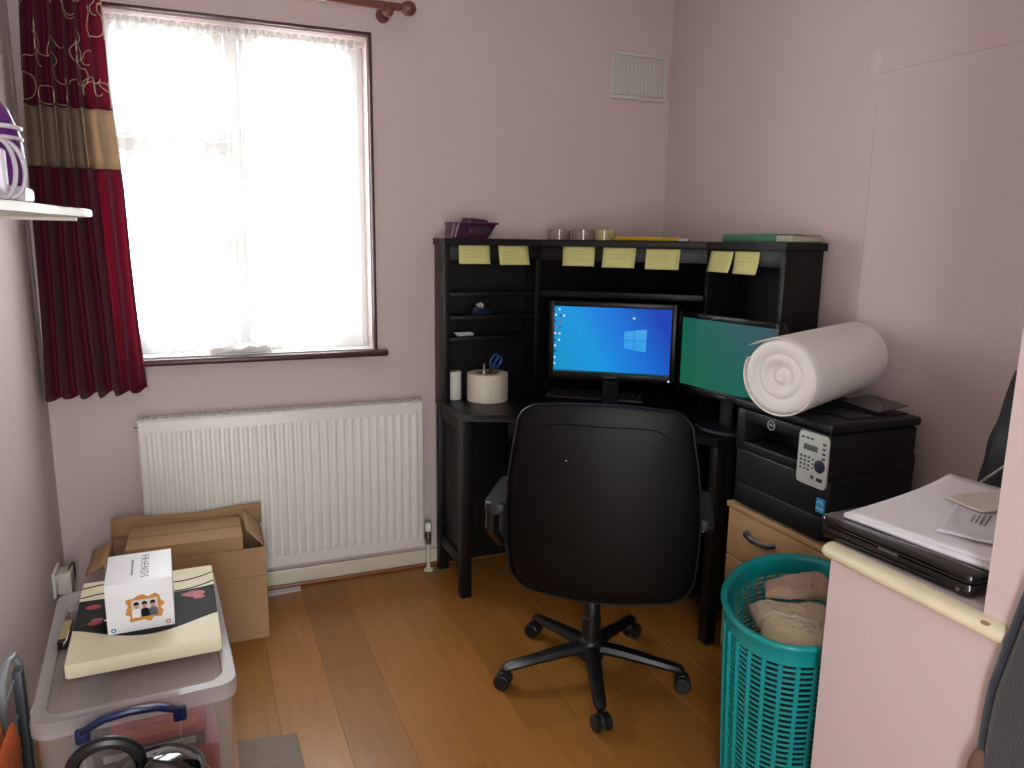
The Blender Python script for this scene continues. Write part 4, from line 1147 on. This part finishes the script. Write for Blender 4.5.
# ------------------------------------------------------------------ storage box with lid
SB = thing('storage_box', 'clear plastic storage box with frosted lid and navy handle', 'storage box', (-.187, 2.008, 0), R(3.2))
bw, bl, bh = .405, .655, .360
t = B(); L = []
for (s, z_) in ((.91, .002), (.93, .03), (.97, bh - .03), (.975, bh), (.965, bh), (.96, bh - .03), (.92, .032), (.90, .006)):
    L.append([t.verts.new((p[0], p[1], z_)) for p in rrect(bw * s, bl * (s + (1 - s) * .35), .035, 5)])
for A, C in zip(L, L[1:]):
    for k in range(len(A)): t.faces.new((A[k], A[(k + 1) % len(A)], C[(k + 1) % len(A)], C[k]))
t.faces.new(L[0][::-1]); t.faces.new(L[-1])
obj('tub', t, PLAST, SB, smooth=50)
t = B(); L = []
for (dw, z_) in ((.000, bh - .012), (.006, bh - .014), (.008, bh + .012), (.002, bh + .022), (-.050, bh + .022), (-.056, bh + .012), (-.062, bh + .011)):
    L.append([t.verts.new((p[0], p[1], z_)) for p in rrect(bw + dw, bl + dw, .04, 6)])
for A, C in zip(L, L[1:]):
    for k in range(len(A)): t.faces.new((A[k], A[(k + 1) % len(A)], C[(k + 1) % len(A)], C[k]))
t.faces.new(L[-1])
ld_ = obj('lid', t, PLASTLID, SB, smooth=50)
obj('lid_groove', tube([(p[0], p[1], bh + .013) for p in rrect(bw - .085, bl - .085, .02, 4)], .0016, 5, closed=True), PLASTLID, ld_)
hy = -bl / 2 - .014
hdl = obj('handle', tube([(-.108, hy + .004, .351), (-.098, hy - .010, .364), (-.066, hy - .016, .382), (-.014, hy - .018, .388), (.038, hy - .016, .382), (.070, hy - .010, .364), (.080, hy + .004, .351)], [.009, .010, .011, .0115, .011, .010, .009], 10, flat=.8), NAVYPL, SB)
for s in (-1, 1):
    obj('handle_lug', box((s * .094 - .028, hy - .003, .326), (s * .094 , hy + .012, .358), .004), NAVYPL, hdl)
    obj('handle_arm', box((s * .094 - .017, hy + .004, .20), (s * .094 - .011, hy + .012, .325), .002), PLAST, SB)
# contents, stacked
def packed(name, label, m, lo, hi, cat, extra=None):
    c = ((lo[0] + hi[0]) / 2, (lo[1] + hi[1]) / 2)
    Mz = wmat(SB)
    wc = Mz @ Vector((c[0], c[1], lo[2]))
    o_ = thing(name, label, cat, wc, R(3.2), 'things packed in the clear storage box')
    obj('carton', box((lo[0] - c[0], lo[1] - c[1], 0), (hi[0] - c[0], hi[1] - c[1], hi[2] - lo[2]), .002), m, o_)
    if extra: extra(o_, lo, hi, c)
    return o_
def stripe(col, f0, f1):
    def g_(o_, lo, hi, c):
        H_ = hi[2] - lo[2]
        obj('printed_band', box((lo[0] - c[0] + .02, lo[1] - c[1] - .0008, H_ * f0), (hi[0] - c[0] - .02, lo[1] - c[1] + .002, H_ * f1)), col, o_, smooth=0)
    return g_
packed('game_box', 'large grey box at the bottom of the clear storage box', mat('slate_card', '#5a5560', .5, var=.2, vscale=9), (-.155, -.27, .012), (.155, .26, .095), 'game box', stripe(PAPER, .3, .6))
packed('game_box', 'red and white box in the middle of the storage box', REDCARD, (-.02, -.285, .097), (.16, .10, .215), 'game box', stripe(PAPER, .08, .28))
packed('game_box', 'dark printed box lying above the red and white box', mat('dark_card', '#3a3238', .5, var=.3, vscale=12), (-.10, -.28, .217), (.13, .05, .252), 'game box', stripe(PANEL, .25, .75))
packed('game_box', 'bright red box topmost under the storage lid', REDCARD, (-.06, -.285, .254), (.135, .05, .305), 'game box', stripe(mat('orange_print', '#c65a32', .5), .35, .8))
packed('game_box', 'pale purple-grey box at the left inside the storage box', mat('mauve_card', '#8f7f8a', .6, var=.2, vscale=8), (-.155, -.26, .097), (-.03, .2, .200), 'game box')

# ------------------------------------------------------------------ cream game box and white DVD set on the lid
gbx = thing('game_box', 'cream board game box with a black wavy band on the storage lid', 'game box', (-.166, 2.066, bh + .0225), R(1.6))
GW, GL, GH = .334, .455, .037
obj('lid', box((-GW / 2, -GL / 2, .004), (GW / 2, GL / 2, GH), .0025), CREAM, gbx)
obj('tray', box((-GW / 2 + .004, -GL / 2 + .004, 0), (GW / 2 - .004, GL / 2 - .004, .010)), CREAM, gbx)
def wave(u, amp, base, ph): return base + amp * math.sin(u * PI * 1.0 + ph)
t = B(); lo_v, hi_v = [], []
for k in range(41):
    u = k / 40; x_ = -GW / 2 + .001 + (GW - .002) * u
    y0_ = -.075 - .070 * math.sin(PI * u) ** 1.3 - .03 * (u - .5); y1_ = .085 + .02 * math.cos(PI * u * 1.3) + .015 * u
    lo_v.append(t.verts.new((x_, y0_, GH + .0004))); hi_v.append(t.verts.new((x_, y1_, GH + .0004)))
for k in range(40): t.faces.new((lo_v[k], lo_v[k + 1], hi_v[k + 1], hi_v[k]))
obj('black_band', t, BLKCARD, gbx, smooth=0)
for off in (.03, .09):
    obj('grey_line', tube([(-GW / 2 + .002 + (GW - .004) * k / 30, .065 + .03 * math.cos(PI * k / 30 * 1.3) + .04 * k / 30 + off + .015 * math.sin(k / 5), GH + .0006) for k in range(31)], .0018, 4), BLKCARD, gbx)
for (x_, y_, r_, m_) in ((.115, .045, .026, REDCARD), (.125, .020, .014, REDCARD), (.120, .030, .007, PAPER), (.092, .048, .012, REDCARD), (-.13, .06, .018, REDCARD), (-.115, -.02, .014, mat('pink_print', '#a06878', .5)), (-.09, -.03, .010, PAPER), (-.12, -.035, .016, REDCARD)):
    obj('printed_motif', lathe([(r_, 0), (r_ * .9, .0003), (0, .0003)], 18, M=T(x_, y_, GH + .0004 + r_ * .004) @ Matrix.Diagonal((1, .75, 1, 1)), cap=False), m_, gbx, smooth=0)
dv = thing('box_set', 'white cube-shaped box set with ornate gold frame print', 'box set', (-.176, 2.042, bh + .0225 + GH + .001), R(2.0))
dw, dd, dh = .150, .190, .128
obj('carton', box((-dw / 2, -dd / 2, 0), (dw / 2, dd / 2, dh), .0012), WHITECARD, dv)
obj('lid_line', box((-dw / 2 - .0003, -dd / 2 - .0003, dh * .66), (dw / 2 + .0003, dd / 2 + .0003, dh * .665)), mat('pale_grey_line', '#b4b4b8', .6), dv, smooth=0)
text('title', 'F·R·I·E·N·D·S', .027, TXT, dv, T(.012, 0, dh + .0003) @ RZ(-PI / 2))
text('subtitle', 'THE ONE WITH ALL TEN SEASONS', .0065, TXT, dv, T(-.016, 0, dh + .0003) @ RZ(-PI / 2))
Mfr = T(.010, -dd / 2 - .0004, .058) @ RX(PI / 2) @ Matrix.Diagonal((1.22, 1.2, 1, 1))
fo_ = []
for k in range(48):
    a = 2 * PI * k / 48
    sq = 1 / max(abs(math.cos(a)), abs(math.sin(a))) ** .55
    rr = .029 * sq * (1 + .09 * math.sin(8 * a) + .05 * math.sin(13 * a))
    fo_.append((rr * 1.15 * math.cos(a), rr * .95 * math.sin(a)))
gf = obj('gold_frame', prism(fo_, 0, .0006, M=Mfr), GOLD, dv, smooth=0)
obj('picture', box((-.024, -.019, .0006), (.024, .019, .0009), 0, 2, Mfr), mat('photo_pale', '#c9c2c2', .5), dv, smooth=0)
for x_, cl_ in ((-.015, PAPER), (0, BLKCARD), (.015, mat('grey_shirt', '#55565c', .6))):
    obj('figure', prism([(x_ - .009, -.019), (x_ + .009, -.019), (x_ + .008, -.004), (x_ + .003, .000), (x_ - .003, .000), (x_ - .008, -.004)], .0009, .0011, M=Mfr), cl_, dv, smooth=0)
    obj('figure_face', prism([(x_ + .0045 * math.cos(a), .006 + .0062 * math.sin(a)) for a in [2 * PI * k / 14 for k in range(14)]], .0009, .0012, M=Mfr), mat('print_skin', '#b98a74', .6), dv, smooth=0)
    obj('figure_hair', prism([(x_ + .0054 * math.cos(a), .009 + .0060 * math.sin(a)) for a in [R(-8) + R(196) * k / 12 for k in range(13)]], .0010, .0013, M=Mfr), BLKCARD, dv, smooth=0)
for x_, z_, m_ in ((-.062, .010, mat('blue_mark', '#2f6f9c', .5)), (.060, .012, mat('red_ring', '#b25a50', .5))):
    obj('rating_mark', lathe([(.0058, 0), (.0052, .0004), (0, .0004)], 16, M=T(x_, -dd / 2 - .0001, z_) @ RX(PI / 2), cap=False), m_, dv, smooth=0)
    obj('rating_dot', lathe([(.0026, 0), (.0024, .0003), (0, .0003)], 12, M=T(x_, -dd / 2 - .0006, z_) @ RX(PI / 2), cap=False), WHITECARD, dv, smooth=0)
db = thing('case', 'thin dark disc case tucked at the left edge of the lid', 'case', (-.353, 2.07, bh + .0225), R(0))
obj('shell', box((-.010, -.085, 0), (.010, .085, .022), .002), GLOSSBLK, db); obj('spine_label', box((-.0085, -.07, .0215), (.0085, .03, .0225)), mat('ochre_label', '#8a7a4a', .6), db, smooth=0)

# ------------------------------------------------------------------ foreground left
ap = thing('vacuum_cleaner', 'glossy black rounded appliance with a loop handle before the storage box', 'appliance', (-.128, 1.448, -.012))
obj('body', lathe([(.10, .0125), (.118, .03), (.122, .24), (.112, .325), (.085, .380), (.045, .407), (.0, .413)], 36, cap=False, M=T(0.0, 0, 0)), GLOSSBLK, ap, smooth=60)
obj('cap_ring', tube([(.088 * math.cos(a), .088 * math.sin(a), .378) for a in [2 * PI * k / 36 for k in range(36)]], .004, 6, closed=True), mat('grey_ring', '#3a3d40', .3), ap)
obj('loop_handle', tube([Vector((-.082 + .058 * math.cos(a), .02 - .03 * math.sin(a) * .3, .402 + .058 * math.sin(a))) for a in [2 * PI * k / 30 for k in range(30)]], .0125, 10, closed=True), BLKPL, ap)
fo2 = thing('folding_frame', 'grey metal folding frame between the storage box and left wall', 'folding frame', (-.44, 1.90, 0))
GT = mat('grey_enamel', '#8c9494', .35)
obj('arch', tube([(-.466, 1.86, .002), (-.464, 1.875, .30), (-.461, 1.895, .375), (-.457, 1.935, .402), (-.452, 1.975, .395), (-.448, 2.00, .36), (-.446, 2.015, .002)], .0085, 10), GT, fo2, True)
obj('flat_leg', box((-.456, 1.955, .002), (-.436, 1.985, .36), .003), mat('dark_grey_enamel', '#454b4f', .4), fo2, True)
for z_ in (.13, .22, .31): obj('cross_wire', tube([(-.463, 1.875, z_), (-.447, 2.01, z_ + .05)], .003, 6), GT, fo2, True)
bl_ = thing('folded_blanket', 'orange and red fleece blanket folded by the left wall', 'blanket', (-.452, 1.72, 0))
FLEECE = mat('orange_fleece', '#b0521c', .95, var=.5, vscale=26, bump=.8, bscale=120); FLEECER = mat('red_fleece', '#8e2420', .95, var=.35, vscale=22, bump=.8, bscale=120)
for k_, (xc, th_, hz_, m_) in enumerate(((-.480, .014, .385, FLEECER), (-.452, .015, .362, FLEECE), (-.424, .014, .335, FLEECE))):
    def fold(u, v, xc=xc, th_=th_, hz_=hz_, k_=k_):
        a_ = 2 * PI * u; ca, sa = math.cos(a_), math.sin(a_)
        top_ = 1 - max(0, (v - .88) / .12) ** 2 * .75
        nz = .006 * mnoise.noise(Vector((ca * 1.5 + k_, sa * 1.5, v * 5)))
        return (xc + (th_ * (abs(ca) ** .6) * (1 if ca > 0 else -1) + nz * .5) * top_, 1.70 + (.088 * (abs(sa) ** .5) * (1 if sa > 0 else -1) + nz) * (1 - .12 * (1 - top_)), .003 + hz_ * v)
    t = grid(fold, 30, 22, close_u=True)
    bmesh.ops.holes_fill(t, edges=[e_ for e_ in t.edges if e_.is_boundary], sides=0)
    obj('fold', t, m_, bl_, True, smooth=60)
# ------------------------------------------------------------------ floor bits
tag(obj('floor_mat', prism([(.033, 1.62), (.195, 1.62), (.190, 2.004), (.032, 2.030)], .0005, .0045, .001), mat('grey_mat', '#86786a', .8, var=.15, vscale=25, bump=.2, bscale=200)), 'small grey-brown mat on the floor right of the storage box', 'mat')
tag(obj('paper_slip', prism([(.19, 2.905), (.315, 2.915), (.318, 2.955), (.195, 2.957)], .0006, .0016), PAPER, None, smooth=0), 'white paper slip on the floor under the radiator', 'paper')

# towels in the basket
def towel(name, label, m, quad, z, th, seed, hem=None):
    """thick folded towel: a soft slab over four plan corners, with rounded edges and terry lumps"""
    P = [Vector((p[0], p[1], 0)) for p in quad]
    c = sum(P, Vector()) / 4
    t = thing(name, label, 'towel', (c.x, c.y, z))
    def top(u, v):
        p = P[0] * (1 - u) * (1 - v) + P[1] * u * (1 - v) + P[2] * u * v + P[3] * (1 - u) * v - c
        e = min(1, 7 * min(u, 1 - u)) ** .5 * min(1, 7 * min(v, 1 - v)) ** .5
        nz = mnoise.noise(Vector((p.x * 14 + seed, p.y * 14, 0))) * .008 + mnoise.noise(Vector((p.x * 90 + seed, p.y * 90, 3))) * .0045
        p += Vector((mnoise.noise(Vector((v * 5, u * 5, seed))), mnoise.noise(Vector((u * 5, v * 5, seed + 9))), 0)) * .008
        return Vector((p.x, p.y, th * (.35 + .65 * e) + nz * (.4 + e)))
    bm = grid(top, 64, 64)
    grid(lambda u, v: Vector((top(u, v).x, top(u, v).y, 0)), 64, 64, bm)
    bmesh.ops.bridge_loops(bm, edges=[e_ for e_ in bm.edges if e_.is_boundary])
    obj('terry_fold', bm, m, t, smooth=180)
    if hem is not None:
        obj('hem_band', tube([top(hem, .04 + .92 * k / 20) + Vector((0, 0, .001)) for k in range(21)], .005, 6, flat=.5), mat('towel_hem', '#c6bda6', .9), t)
    return t
towel('towel', 'cream bath towel folded at the front of the teal basket', TOWEL, [(1.252, 1.425), (1.168, 1.248), (1.240, 1.145), (1.420, 1.310)], .462, .050, 1, .55)
towel('towel', 'taupe towel folded behind the cream towel in the basket', TOWELD, [(1.300, 1.430), (1.262, 1.372), (1.410, 1.300), (1.480, 1.405)], .518, .026, 5)
cloth_fold('laundry_pile', 'dark clothes lying at the bottom of the teal basket', mat('dark_laundry', '#2b2a33', .9), (1.320, 1.314), .17, .27, .40, R(41), 0, 9, .036, 4, 'clothes')
